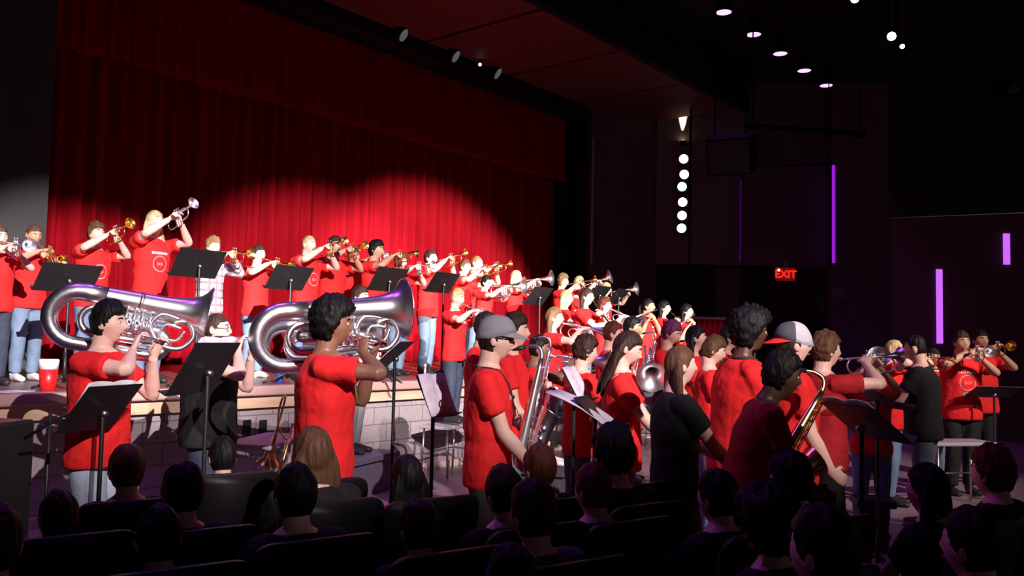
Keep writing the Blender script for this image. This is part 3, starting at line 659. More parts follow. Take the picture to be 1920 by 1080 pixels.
BUILD['bari_sax'] = b_sax(BRASS, BRASS, 1.38, True); NAMES['bari_sax'] = 'baritone_saxophone'
def b_flute():
    A = MB(); A.loft([(-.045, 0, 0), (.60, 0, 0)], .0105, n=12); H_ = MB(); H_.ball((0, 0, .006), (.014, .010, .006)); K = MB(); out = [('a', 'flute_tube', A, SILVER, None), ('h', 'lip_plate', H_, SILVER, None)]
    for i in range(11):
        k = MB(); x = .20+.034*i; k.loft([(x, 0, .008), (x, 0, .015)], [.009, .0085], n=10); out.append(('k%d' % i, 'key', k, SILVER, None))
    return parts(*out)
BUILD['flute'] = b_flute; NAMES['flute'] = 'flute'
def b_clar():
    A = MB(); A.loft([(0, y, 0) for y in (.07, .35, .52, .56, .60, .625)], [.013, .0135, .014, .017, .026, .033], n=16); M = MB(); M.loft([(0, 0, 0), (0, .04, 0), (0, .07, 0)], [.004, .010, .012], n=12)
    out = [('a', 'clarinet_body', A, BLACKP, None), ('m', 'mouthpiece', M, BLACKP, None)]
    for i in range(8):
        k = MB(); y = .16+.045*i; k.loft([(0, y, .012), (0, y, .019)], [.009, .008], n=10); out.append(('k%d' % i, 'key', k, SILVER, None))
    return parts(*out)
BUILD['clarinet'] = b_clar; NAMES['clarinet'] = 'clarinet'
def b_bone():
    S = MB(); S.loft([(.0, .02, 0), (0, .66, 0)]+arc(.66, -.04, .04, 85, -90)+[(0, .10, -.08)], .0075, n=8)
    T = MB(); T.loft([(-.0, .10, -.08), (-.10, .02, -.04), (-.14, -.10, 0)], .008, n=8, smooth=4); T.loft([(-.14, -.10, 0), (-.14, -.16, 0)]+[(-.14+.0, -.16-.055*math.sin(math.radians(a)), .055-.055*math.cos(math.radians(a))) for a in range(0, 181, 20)]+[(-.14, .1, .11)], .009, n=8)
    Be = MB(); ys = (.08, .20, .28, .33, .36, .375); rr = (.010, .019, .034, .057, .085, .098); Be.loft([(-.14, y, .11) for y in ys], rr, n=26, cap=False); Be.loft([(-.14, y-.003, .11) for y in ys[::-1]], [q*.95 for q in rr[::-1]], n=26, cap=False)
    M = MB(); M.loft([(0, y, 0) for y in (-.03, -.02, 0, .03)], [.016, .016, .008, .007], n=12); br = MB()
    for y in (.09, .14): br.loft([(0, y, 0), (0, y, -.08)], .006, n=8)
    return parts(('s', 'slide', S, BRASS, None), ('t', 'tubing', T, BRASS, None), ('b', 'bell', Be, BRASS, None), ('m', 'mouthpiece', M, SILVER, None), ('r', 'slide_brace', br, BRASS, None))
BUILD['trombone'] = b_bone; NAMES['trombone'] = 'trombone'
def play(key, kind, label, pit=None, offs=(0, 0, 0), scale=1., roll=0., yaw=0., group=None, dirv=None):
    p = PEOPLE[key]; D = Vector(p['D'])
    if pit is not None:
        h = Vector((D.x, D.y, 0)).normalized(); D = h*math.cos(math.radians(pit))+Vector((0, 0, math.sin(math.radians(pit))))
    if dirv: D = Vector(dirv).normalized()
    M = frame(p['mouth']+Vector(offs)+D*.004, D)
    M = p['M'] @ M @ Matrix.Rotation(math.radians(roll), 4, 'Y') @ Matrix.Rotation(math.radians(yaw), 4, 'Z') @ Matrix.Scale(scale, 4)
    return spawn(kind, M, label, {'trumpet': 'trumpet', 'mellophone': 'horn', 'marching_tuba': 'tuba', 'alto_saxophone': 'saxophone', 'baritone_saxophone': 'saxophone', 'flute': 'flute', 'clarinet': 'clarinet', 'trombone': 'trombone'}[NAMES[kind]], group)

# ---------------------------------------------------------------- furniture
STANDN = [0]
def music_stand(px, py, d, base, phi, label, width=.48, tilt=32, dh=.32, desk_only_pole=True, paper=None, paper_label=None, pz=None, pcol=None, py_off=0):
    c = W(px, py, d); R = Matrix.Rotation(phi_rot(phi), 4, 'Z'); t = math.radians(tilt)
    root = bpy.data.objects.new('music_stand', None); COL.objects.link(root); root.matrix_world = Matrix.Translation((c.x, c.y, base)) @ R; tag(root, label, 'music stand', 'black music stands')
    h = c.z-base; ey = Vector((0, math.sin(t), math.cos(t))); nn = Vector((0, -math.cos(t), math.sin(t)))   # ey runs up the desk, nn faces the reader
    m3 = Matrix((Vector((1, 0, 0)), nn, ey)).transposed()
    D_ = MB(); D_.box(Vector((0, 0, h)), (width, .006, dh), m3); D_.box(Vector((0, 0, h))-ey*dh*.5+nn*.025, (width, .055, .006), m3); 
    o = link('desk', D_.mesh('desk', BLACKM, False), root); bevel(o, .002, 2)
    P = MB(); P.loft([(0, .02, .30), (0, .02, .32), (0, .02, h-.06), (0, .012, h-.02)], [.0165, .0125, .0125, .012], n=10); P.loft([(0, .02, .06), (0, .02, .33)], .016, n=10); link('pole', P.mesh('pole', BLACKM), root)
    K = MB(); K.ball((0, .03, h-.03), (.022, .022, .022), nu=10, nv=8); link('tilt_knob', K.mesh('tilt_knob', STEEL), root)
    for i in range(3):
        L = MB(); a = math.radians(90+120*i); L.loft([(0, .02, .12), (math.cos(a)*.10, .02+math.sin(a)*.10, .07), (math.cos(a)*.25, .02+math.sin(a)*.25, .013)], [.012, .012, .010], n=8, smooth=3); link('leg', L.mesh('leg', BLACKM), root)
    if paper_label:
        w_, hgt = paper or (.40, .29); q = MB(); o_ = Vector((0, 0, h))+nn*.010-ey*(dh*.5-hgt*.5-.006)
        n = 10; v = []; f = []
        for j in range(5):
            for i in range(n+1):
                u = (i/n-.5)*2; bend = .018*(1-abs(u))*abs(u)*3+(pz or 0)*(j/4)**2
                v.append(o_+Vector((1, 0, 0))*u*w_*.5+ey*(j/4-.5)*hgt+nn*bend)
        for j in range(4):
            for i in range(n): f.append((j*(n+1)+i, j*(n+1)+i+1, (j+1)*(n+1)+i+1, (j+1)*(n+1)+i))
        q.add(v, f); so = link('sheet_music', q.mesh('sheet_music', pcol or PAPER)); so.matrix_world = root.matrix_world.copy()
        s = so.modifiers.new('thickness', 'SOLIDIFY'); s.thickness = .004; tag(so, paper_label, 'sheet music', 'sheet music on stands')
    return root
def bench(px, py, d, phi, label, w=.95, dp=.38, z=None, grid=False, cat='bench', name='standing_bench', topm=None, base=0, legs=True):
    c = W(px, py, d); h = (c.z-base) if z is None else z; R = Matrix.Translation((c.x, c.y, base)) @ Matrix.Rotation(phi_rot(phi), 4, 'Z')
    root = bpy.data.objects.new(name, None); COL.objects.link(root); root.matrix_world = R; tag(root, label, cat)
    T = MB(); T.box((0, 0, h-.02), (w, dp, .04)); bevel(link('bench_top', T.mesh('bench_top', topm or mat('grey_bench_top', (.40, .36, .43), .5), False), root), .012)
    for sx in (-1, 1):
        for sy in (-1, 1):
            L = MB(); x = sx*(w*.5-.06); y = sy*(dp*.5-.04); L.loft([(x, y, h-.04), (x*1.03, y*1.15, .004)], .013, n=8); link('leg', L.mesh('leg', STEEL), root)
    for sx in (-1, 1):
        L = MB(); x = sx*(w*.5-.055); L.loft([(x, -dp*.5+.02, h*.45), (x, dp*.5-.02, h*.45)], .010, n=8); link('crossbar', L.mesh('crossbar', STEEL), root)
    L = MB(); L.loft([(-w*.5+.06, -dp*.5+.02, h*.45), (w*.5-.06, -dp*.5+.02, h*.45)], .010, n=8); link('crossbar', L.mesh('crossbar', STEEL), root)
    return root
def riser(c, w, dp, h, phi, label, m_=None):
    mb = MB(); mb.box((0, 0, h-.03), (w, dp, .06)); mb.box((0, 0, (h-.06)/2), (w-.10, dp-.10, h-.06)); o = link('standing_riser', mb.mesh('standing_riser', m_ or mat('dark_riser_carpet', (.06, .05, .06), .9), False))
    o.matrix_world = Matrix.Translation((c.x, c.y, 0)) @ Matrix.Rotation(phi_rot(phi), 4, 'Z'); bevel(o, .01); return tag(o, label, 'riser')
def b_seat():
    up_ = mat('black_seat_fabric', (.020, .017, .020), .8, bump=.3, bscale=40); pl = mat('black_seat_shell', (.006, .005, .007), .5, spec=.3)
    Bk = MB(); w = .255; v = []; 
    def slab(mb, w0, z0, z1, y0, y1, thk, r):
        out = []
        for sx, zc, a0 in ((1, z1-r, 0), (-1, z1-r, 90)):
            for a in np.linspace(a0, a0+90, 7): out.append((sx*(w0-r)+r*math.cos(math.radians(a)), zc+r*math.sin(math.radians(a))))
        out += [(-w0*.96, z0), (w0*.96, z0)]; n = len(out); V = []
        for k, off in ((0, 0), (1, thk)):
            for x, z in out: t = (z-z0)/(z1-z0); V.append((x, y0+(y1-y0)*t-off+.03*(x/w0)**2, z))
        F_ = [tuple(range(n)), tuple(range(2*n-1, n-1, -1))]+[(i, n+i, n+(i+1) % n, (i+1) % n) for i in range(n)]
        mb.add(V, F_)
    slab(Bk, .255, .24, .87, .22*0-.16, -.26, .035, .07); C = MB(); slab(C, .225, .30, .83, -.12, -.22, .045, .05)
    S = MB(); S.box((0, .06, .25), (.46, .40, .08)); Pd = MB(); Pd.loft([(0, -.05, .0), (0, -.05, .03), (0, -.05, .04), (0, -.05, .22)], [.12, .12, .04, .04], n=12)
    out = [('b', 'seat_back', Bk, pl, None), ('c', 'back_cushion', C, up_, 'b'), ('s', 'seat_cushion', S, up_, None), ('p', 'pedestal', Pd, pl, None)]
    for i, sx in enumerate((-1, 1)):
        A = MB(); A.box((sx*.262, -.02, .56), (.04, .30, .03)); A.box((sx*.262, -.10, .35), (.03, .08, .42)); out.append(('a%d' % i, 'armrest', A, pl, None))
    return parts(*out)
BUILD['seat'] = b_seat; NAMES['seat'] = 'auditorium_seat'

# ================================================================ the players on the stage (they face the seats)
SB = SH
TP = 'players standing in rows on the stage'
person('s1', 'person cut off by the left edge in red shirt and dark jeans, playing trumpet', 0, 425, 7.9, SB, 126, 'trumpet', 'short', 'brown', 'light', pants=DJEANS, pit=-8)
person('s2', 'boy with cropped hair in red shirt and faded jeans, trumpet pointing low', 64, 422, 8.7, SB, 122, 'trumpet', 'buzz', 'brown', 'tan', pants=LJEANS, shoes=WSHOE, pit=-24, head=(0, -14))
person('s3', 'boy with tousled brown hair in red shirt raising a brass trumpet beside the blonde girl', 182, 420, 9.2, SB, 122, 'trumpet', 'curly', 'brown', 'light', pit=16, head=(0, 6), printed='ring')
person('s4', 'tall girl with long blonde hair in red shirt playing a trumpet aimed high', 292, 396, 8.8, SB, 120, 'trumpet', 'long', 'blonde', 'light', pit=24, head=(0, 16), printed='both')
person('s5', 'boy with brown hair in an open pale plaid overshirt over red, behind music stand', 400, 446, 9.8, SB, 118, 'trumpet', 'wavy', 'lightbrown', 'light', shirt=PLAID, pants=LJEANS, pit=-4, sleeve=1.6)
person('s6', 'player in red shirt with face partly hidden behind a brass bell, white shoes on stage', 486, 461, 10.3, SB, 124, 'trumpet', 'short', 'darkbrown', 'light', pants=LJEANS, shoes=WSHOE, pit=-12)
person('s7', 'boy with very short blond hair in red shirt, arms up with trumpet', 580, 442, 10.5, SB, 122, 'trumpet', 'buzz', 'blonde', 'light', pit=10, printed='ring')
person('s8', 'boy with dark fringe in red shirt and dark wristband, right beside the short blond boy', 628, 444, 11.0, SB, 130, 'trumpet', 'short', 'darkbrown', 'tan', pit=4)
person('s9', 'player in red shirt mostly hidden by trumpet bells, between two dark haired boys', 664, 466, 12.3, SB, 122, 'trumpet', 'short', 'brown', 'tan', pit=8)
person('s10', 'boy with dark curly hair in red shirt looking right, above the big silver tuba bell', 706, 453, 11.2, SB, 110, 'trumpet', 'curly', 'black', 'tan', pit=2)
person('s11', 'player with bushy brown hair in red shirt and light jeans, above the biggest tuba bell', 752, 477, 11.8, SB, 126, 'trumpet', 'curly', 'brown', 'light', pants=LJEANS, pit=0)
person('s12', 'slim dark haired boy in red shirt and blue jeans standing beside the white tumbler', 808, 470, 12.5, SB, 116, 'trumpet', 'short', 'darkbrown', 'light', pants=LJEANS, pit=14, head=(0, 8))
person('s13', 'brown haired boy in red shirt playing a brass trumpet before the nearly bald player', 872, 487, 12.6, SB, 116, 'trumpet', 'short', 'brown', 'light', pit=8)
person('s14', 'nearly bald tall player in red shirt standing at the back of the row', 894, 480, 13.3, SB, 116, 'trumpet', 'buzz', 'lightbrown', 'light', pit=6)
person('s15', 'dark haired boy in red shirt playing silver mellophone beside the child on the bench', 912, 518, 11.95, SB, 112, 'mello', 'short', 'black', 'light', pants=DJEANS, pit=0)
person('s17', 'girl with pale blonde hair in red shirt and very light jeans playing silver horn', 968, 508, 13.1, SB, 112, 'mello', 'long', 'blonde', 'light', pants=WJEANS, pit=4)
person('s18', 'curly light brown haired player in red shirt at the right end of the trumpet row', 1056, 516, 14.0, SB, 118, 'trumpet', 'curly', 'lightbrown', 'light', pit=10)
person('s19', 'blond player in red shirt half hidden beside the curly haired one, raising a silver horn', 1086, 519, 14.7, SB, 112, 'mello', 'short', 'blonde', 'light', pit=18)
person('s24', 'blond player behind the rightmost stage music stands, face hidden', 1137, 531, 14.0, SB, 116, 'mello', 'short', 'blonde', 'light', pit=6)
# ---- players on benches and risers in front of the stage
person('b16', 'small blond boy in red shirt and dark jeans standing on a bench before the stage', 858, 543, 10.3, .62, 118, 'trumpet', 'short', 'blonde', 'light', pants=DJEANS, pit=-22, head=(0, -8), shoes=SHOE, printed='text')
person('b52', 'person hidden behind the big silver tuba, only grey trousers and black shoe showing', 676, 538, 9.1, .40, 110, 'down', 'short', 'darkbrown', 'light', pants=mat('grey_denim', (.20, .20, .21), .8, bump=.4, bscale=5), over={'Lw': (-.06, .10, .62), 'Rw': (.06, .12, .60)})
person('b20', 'girl with straight blonde hair in red shirt, between the two darker haired girls', 1062, 545, 12.5, .60, 112, 'clarinet', 'long', 'blonde', 'light', pit=-50)
person('b21', 'girl with dark brown hair in red shirt playing a black clarinet', 1100, 541, 11.6, .60, 112, 'clarinet', 'long', 'darkbrown', 'light', pit=-52, printed='text')
person('b22', 'girl with auburn hair in red shirt below the rightmost stage music stand', 1134, 558, 12.2, .60, 108, 'mello', 'bob', 'auburn', 'light', pit=-25)
person('b23', 'girl with dark blond hair in red shirt, black trousers and white shoes with mellophone', 1040, 577, 9.1, .32, 100, 'mello', 'long', 'lightbrown', 'light', pants=BLACKC, shoes=WSHOE, pit=-12)
person('f25', 'leftmost flute player in red shirt with dark hair tied back', 1216, 561, 12.6, .60, 120, 'flute', 'pony', 'black', 'tan', pit=0, printed='both')
person('f26', 'girl in red shirt with hands at mouth, between the two flute players', 1246, 565, 13.6, .60, 114, 'clarinet', 'bob', 'black', 'light', pit=-40, printed='text')
person('f27', 'rightmost flute player in red shirt with black chin length hair, beside red cloth rail', 1288, 571, 12.8, .60, 116, 'flute', 'bob', 'black', 'light', pit=0)
# ---- players on the pit floor
person('t49', 'leftmost tuba player, dark haired boy in red shirt and pale jeans seen from the side', 206, 571, 5.2, 0, 92, 'tuba', 'wavy', 'black', 'light', pants=WJEANS, over={'Re': (.5, 1., -.2)}, head=(0, 0), curl=.9, bw=1.12, wide=1.08)
person('t50', 'bearded man with glasses in black polo shirt standing behind the large black music stand', 407, 588, 6.3, 0, 88, 'tuba', 'buzz', 'darkbrown', 'light', shirt=BLACKC, pants=DJEANS, extras=('glasses', 'beard'), bw=1.25, wide=1.12)
person('t51', 'tuba player with tall dark curly hair in red shirt, back half turned', 626, 571, 4.9, 0, 78, 'tuba', 'afro', 'black', 'brown', pants=JEANS, over={'Re': (.3, 1., -.1)}, curl=.9, bw=1.12, wide=1.08)
person('p53', 'boy in grey baseball cap and dark sunglasses with red shirt playing a silver saxophone', 930, 600, 4.9, 0, 92, 'sax', 'short', 'darkbrown', 'light', pants=GPANTS, extras=('cap', 'sunglasses', 'strap'), over={'Rw': (.07, .19, .47), 'Re': (.3, -.9, -.3), 'Lw': (-.02, .19, .66)}, printed='text', curl=.9)
person('p54', 'dark haired player in red shirt directly behind the boy with the grey cap', 912, 588, 7.4, 0, 100, 'sax', 'short', 'black', 'tan')
person('p55', 'saxophone player in red shirt just right of the grey cap, face half covered', 966, 592, 6.4, 0, 96, 'sax', 'wavy', 'darkbrown', 'light', over={'Lw': (-.02, .15, .70)})
person('p57', 'mellophone player in red shirt behind the grey cap boy, holding a horn with violet shine', 1012, 632, 7.6, 0, 96, 'mello', 'short', 'black', 'brown', pit=-6)
person('p29', 'short haired boy in red shirt looking down right, in front of the big silver bell', 1150, 605, 8.8, 0, 100, 'sax', 'short', 'auburn', 'light', printed='text')
person('p30', 'boy with bushy dark hair in red shirt and grey jeans facing a music stand', 1098, 633, 6.6, 0, 72, 'low', 'curly', 'darkbrown', 'light', pants=mat('slate_jeans', (.08, .10, .13), .8, bump=.4, bscale=5), head=(0, -8))
person('p31', 'girl with long dark hair in red shirt looking down at a shining silver bell', 1176, 622, 5.7, 0, 96, 'low', 'long', 'darkbrown', 'light', pants=JEANS, head=(0, -22), printed='both')
person('p32', 'dark haired player in red shirt standing behind the girl with the shining bell', 1186, 596, 10.1, 0, 108, 'sax', 'short', 'black', 'tan')
person('p33', 'boy with purple tinted fringe in red shirt looking down', 1258, 605, 9.3, 0, 118, 'sax', 'wavy', 'purple', 'light', head=(0, -18), printed='text')
person('p34', 'girl with long black hair in red shirt right of the purple haired boy', 1305, 612, 8.4, 0, 100, 'sax', 'long', 'black', 'light')
person('p36', 'player with dark hair in red shirt just left of the tall afro silhouette', 1366, 614, 9.2, 0, 96, 'sax', 'short', 'black', 'tan')
person('p35', 'boy with straight brown fringe in red shirt looking down, behind the long haired woman', 1338, 633, 7.2, 0, 96, 'sax', 'wavy', 'brown', 'light', head=(0, -18))
person('p38', 'woman with very long brown hair in black top and maroon printed trousers, back turned', 1276, 651, 4.9, 0, 78, 'low', 'long', 'brown', 'light', shirt=BLACKC, pants=MAROONP, bw=1.02)
person('p39', 'tall person with large black afro hair and neck strap in red shirt', 1408, 588, 5.4, 0, 84, 'sax', 'afro', 'black', 'dark', pants=JEANS, extras=('strap',), over={'Rw': (.08, .16, .50)}, bw=1.15, lean=4, wide=1.05)
person('p40', 'person wearing a backwards white mesh cap with red brim, red shirt and black strap', 1488, 612, 5.25, 0, 88, 'sax', 'short', 'darkbrown', 'light', pants=DJEANS, extras=('capback', 'strap'), bw=1.15)
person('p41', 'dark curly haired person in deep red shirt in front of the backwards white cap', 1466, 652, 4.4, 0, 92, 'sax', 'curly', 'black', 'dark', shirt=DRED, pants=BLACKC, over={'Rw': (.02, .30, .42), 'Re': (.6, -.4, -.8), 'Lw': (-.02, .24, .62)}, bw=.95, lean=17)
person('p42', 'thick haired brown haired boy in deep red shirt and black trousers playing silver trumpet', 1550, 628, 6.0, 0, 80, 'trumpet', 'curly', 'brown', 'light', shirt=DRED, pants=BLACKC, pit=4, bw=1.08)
person('p43', 'low brown haired player in red shirt with white chest lettering behind a music stand', 1634, 672, 7.4, 0, 196, 'mello', 'wavy', 'brown', 'tan', printed='text', pit=30)
person('p44', 'blond boy in red shirt with both arms lifted to a horn, left of the conductor', 1676, 640, 9.0, 0, 128, 'trumpet', 'short', 'blonde', 'light', pit=0, over={'Re': (.8, .3, .2)})
person('p45', 'man in black shirt and dark jeans with cropped hair conducting with his back turned', 1716, 630, 7.9, 0, -52, 'conduct', 'fade', 'black', 'light', shirt=BLACKC, pants=mat('washed_dark_denim', (.10, .12, .16), .8, bump=.4, bscale=5), bw=1.1, lean=3)
person('p46', 'woman with glasses in red shirt and jeans half hidden behind the conductor', 1750, 655, 10.2, 0, 190, 'down', 'bob', 'darkbrown', 'light', pants=LJEANS, extras=('glasses',))
person('p47', 'short haired man in red shirt playing trumpet, front one of the far right pair', 1803, 623, 9.7, 0, 182, 'trumpet', 'short', 'darkbrown', 'tan', pants=BLACKC, pit=-4, printed='both', bw=1.12)
person('p48', 'rightmost standing player in red shirt, close behind the other man at the right', 1838, 620, 10.5, 0, 178, 'trumpet', 'short', 'black', 'tan', pants=BLACKC, pit=0, bw=1.1)

# ================================================================ their instruments
for k, kd, pit, lab in (
    ('s1', 'trumpet_silver', -6, 'silver trumpet at the left edge of the photo'),
    ('s2', 'trumpet_brass', -24, 'brass trumpet pointing down, held by the boy with cropped hair'),
    ('s3', 'trumpet_brass', 16, 'brass trumpet raised just left of the blonde girl'),
    ('s4', 'trumpet_silver', 24, 'silver trumpet pointing highest, held by the tall blonde girl'),
    ('s5', 'trumpet_brass', -4, 'brass trumpet held by the boy in the pale plaid overshirt'),
    ('s6', 'trumpet_brass', -12, 'brass trumpet pointing slightly down above a small stage music stand'),
    ('s7', 'trumpet_brass', 10, 'trumpet played by the boy with very short blond hair'),
    ('s8', 'trumpet_brass', 4, 'brass trumpet played by the boy with dark fringe and wristband'),
    ('s9', 'trumpet_silver', 8, 'silver trumpet of the player hidden between two dark haired boys'),
    ('s10', 'trumpet_brass', 2, 'brass trumpet played by the curly black haired boy above the tuba bell'),
    ('s11', 'trumpet_silver', 0, 'silver trumpet with bright bell held by the bushy brown haired player'),
    ('s12', 'trumpet_brass', 14, 'brass trumpet held by the slim boy in blue jeans'),
    ('s13', 'trumpet_brass', 8, 'brass trumpet in front of the nearly bald player'),
    ('s14', 'trumpet_brass', 6, 'brass trumpet held by the nearly bald player'),
    ('s18', 'trumpet_brass', 10, 'brass trumpet at the right end of the stage row'),
    ('b16', 'trumpet_silver', -22, 'silver cornet played by the small blond boy on the bench'),
    ('p42', 'trumpet_silver', 4, 'silver trumpet of the thick haired boy left of the conductor'),
    ('p44', 'trumpet_brass', 0, 'trumpet lifted by the blond boy left of the conductor'),
    ('p47', 'trumpet_silver', -4, 'trumpet played by the front man at the far right'),
    ('p48', 'trumpet_brass', 0, 'trumpet played by the rightmost standing player')):
    play(k, kd, lab, pit, group=None)
for k, pit, lab, sc in (
    ('s15', 0, 'silver mellophone of the dark haired boy beside the small blond child', 1), ('s17', 4, 'silver mellophone of the pale blonde girl in light jeans', 1),
    ('s19', 18, 'silver mellophone with upturned bell above the stage row', 1.), ('s24', 6, 'silver mellophone above the rightmost stage music stands', .9),
    ('b22', -25, 'silver mellophone with large bell facing the seats, auburn haired girl', 1), ('b23', -12, 'mellophone with violet shine held by the dark blond girl', 1.05),
    ('p57', -6, 'mellophone with violet shine just right of the grey cap', 1.1)):
    play(k, 'mellophone', lab, pit, scale=sc)
play('p31', 'mellophone', 'silver horn whose bell shines white below the long haired girl', None, offs=(-.25, .08, .10), dirv=(.85, .0, -.45), scale=.9)
play('b20', 'clarinet', 'black clarinet of the blonde girl before the stage', -50); play('b21', 'clarinet', 'black clarinet of the dark haired girl before the stage', -52); play('f26', 'clarinet', 'dark clarinet of the girl between the flute players', -40)
play('f25', 'flute', 'silver flute held by the leftmost flute player', None, offs=(0, .012, 0), yaw=-8, roll=12); play('f27', 'flute', 'silver flute held by the rightmost flute player', None, offs=(0, .012, 0), yaw=-8, roll=18)
play('p53', 'alto_sax', 'silver alto saxophone played by the boy in the grey cap', 2, yaw=-6, roll=-8)
play('p54', 'alto_sax', 'silver saxophone behind the boy in the grey cap', 0); play('p55', 'alto_sax', 'silver saxophone just right of the grey cap boy', 0)
play('p29', 'alto_sax', 'saxophone of the auburn haired boy', 0); play('p33', 'alto_sax', 'saxophone of the boy with purple tinted hair', 0); play('p34', 'alto_sax_brass', 'saxophone of the girl with long black hair', 0)
play('p35', 'alto_sax', 'saxophone of the boy with straight brown fringe', 0); play('p36', 'alto_sax', 'saxophone of the player left of the tall afro', 0); play('p32', 'alto_sax', 'saxophone of the player behind the shining silver bell', 0)
play('p39', 'alto_sax_brass', 'brass saxophone held by the person with large afro hair', 0)
def sax_at(pt, pb, dt, db, label, sc):
    a, b = W(*pt, dt), W(*pb, db); z = (a-b).normalized(); y = (Rh-z*Rh.dot(z)).normalized(); x = y.cross(z); l0 = Vector((0, .165, -.055)); l1 = Vector((0, .03, -.60))
    zl = (l0-l1).normalized(); yl = Vector((0, zl.z, -zl.y)); L = Matrix((Vector((1, 0, 0)), yl, zl)); Wm = Matrix((x, y, z)).transposed(); R3 = Wm @ L
    M = R3.to_4x4(); M.translation = a-R3 @ (l0*sc); return spawn('alto_sax_brass', M @ Matrix.Scale(sc, 4), label, 'saxophone')
sax_at((1540, 735), (1446, 895), 4.75, 4.6, 'large brass saxophone slanting across the legs of the curly haired person in deep red', 1.22)
sax_at((1488, 700), (1440, 850), 5.25, 5.15, 'brass saxophone before the shirt of the person in the backwards cap', 1.05)
TB = []
# the three marching tubas, carried on the far shoulder
def tuba_at(pb, pr, db, dr, label, roll=0, sc=1.):
    a = W(*pb, db); b = W(*pr, dr); M = frame(a, a-b) @ Matrix.Rotation(math.radians(roll), 4, 'Y') @ Matrix.Scale(sc, 4); return spawn('tuba', M, label, 'tuba')
TB.append(tuba_at((389, 592), (126, 541), 5.62, 5.32, 'silver marching tuba tilted slightly down, on the shoulder of the leftmost player', sc=.98))
TB.append(tuba_at((757, 578), (470, 586), 5.50, 5.08, 'big bright silver marching tuba with bell at right, carried by the curly haired player', sc=1.0))
TB.append(tuba_at((720, 606), (440, 612), 6.45, 6.35, 'second silver marching tuba partly behind the biggest one, by the bearded man', sc=.97))
# leadpipes reach the lips
for tb, key in ((TB[0], 't49'), (TB[1], 't51'), (TB[2], 't50')):
    p_ = PEOPLE[key]; iv = tb.matrix_world.inverted(); mw_ = lambda v: iv @ (p_['M'] @ v); m_, D_, S_, U_ = p_['mouth'], p_['D'], p_['sx'], p_['uq']
    q = MB(); q.loft([mw_(m_+D_*.004), mw_(m_+D_*.02), mw_(m_+D_*.05)], [.016, .012, .007], n=12); q.loft([mw_(m_+D_*.045), mw_(m_+D_*.11-U_*.005), mw_(m_+D_*.17-S_*.05-U_*.03), mw_(m_+D_*.17-S_*.13-U_*.05), mw_(m_+D_*.12-S_*.19-U_*.05)], .0075, n=10, smooth=4)
    link('leadpipe', q.mesh('leadpipe', SILVER), tb)
# ================================================================ music stands
for a in (
  (128, 521, 7.6, SB, 128, 'stage music stand behind the left tuba', .52, 42, None),
  (372, 494, 8.3, SB, 128, 'stage music stand in front of the boy in plaid', .50, 36, 'sheet music showing as a white edge on the stand before the plaid boy'),
  (543, 521, 9.2, SB, 128, 'stage music stand below the boy with very short blond hair', .50, 40, 'sheet music on the stage stand below the short blond boy'),
  (728, 524, 9.8, SB, 128, 'stage music stand right above the bell of the biggest tuba', .48, 36, None),
  (830, 530, 10.9, SB, 128, 'stage music stand with tall thin pole, before the slim boy in jeans', .46, 40, None),
  (1010, 555, 12.4, SB, 128, 'stage music stand in front of the pale blonde girl', .46, 40, None),
  (1122, 551, 13.2, SB, 126, 'stage music stand behind the auburn haired girl, left one of the last pair', .48, 42, None),
  (1158, 556, 13.4, SB, 120, 'rightmost stage music stand against the black wall', .48, 46, None)):
    music_stand(*a[:6], width=a[6], tilt=a[7], paper=(.42, .30), paper_label=a[8])
music_stand(958, 607, 9.3, 0, 100, 'music stand with flat white page just above the grey cap', width=.44, tilt=66, paper=(.42, .30), paper_label='white page lying on the stand above the grey cap')
music_stand(188, 765, 4.75, 0, 108, 'tilted music stand at the hip of the leftmost tuba player', width=.40, tilt=40, dh=.34, paper=(.36, .33), pz=.02, paper_label='loose white pages on the stand beside the leftmost tuba player')
music_stand(384, 690, 4.9, 0, 100, 'large black music stand in front of the bearded man', width=.50, tilt=30, dh=.34, paper=(.42, .36), paper_label='white page edge above the big stand of the bearded man')
music_stand(736, 666, 6.6, 0, 100, 'thin tall music stand right of the biggest tuba', width=.36, tilt=48, paper=(.33, .30), paper_label='white page on the thin tall stand right of the biggest tuba')
PINKP = mat('page_mauve', (.72, .66, .74), .7, noise=(.58, .50, .60), bscale=25)  # paper tinted mauve in its base colour
music_stand(818, 742, 5.3, 0, -62, 'music stand with open book of pages, left of the grey cap boy', width=.28, tilt=26, dh=.28, paper=(.30, .27), pz=.015, pcol=PINKP, paper_label='open booklet of pages leaning on the stand left of the grey cap boy')
music_stand(1082, 722, 5.9, 0, -66, 'music stand with propped pages in front of the bushy haired boy', width=.30, tilt=30, dh=.26, paper=(.27, .26), pcol=PINKP, paper_label='upright pages on the stand before the bushy haired boy')
music_stand(1122, 776, 5.0, 0, -68, 'music stand with a large curling white page left of the long haired woman', width=.26, tilt=50, dh=.30, paper=(.27, .44), pz=-.10, paper_label='large white page curling off the stand left of the long haired woman')
music_stand(1622, 792, 4.3, 0, -105, 'near right music stand with mauve page and long bare pole', width=.42, tilt=52, dh=.28, paper=(.38, .30), pcol=PINKP, paper_label='mauve page on the near right music stand')
music_stand(1650, 748, 6.3, 0, -90, 'dark music stand between the trumpet boy and the conductor', width=.50, tilt=62, dh=.30, paper=(.30, .22), paper_label='white page on the stand before the conductor')
music_stand(1862, 735, 9.3, 0, 180, 'dim music stand at the far right beside the last player', width=.50, tilt=66, paper=None, paper_label=None)
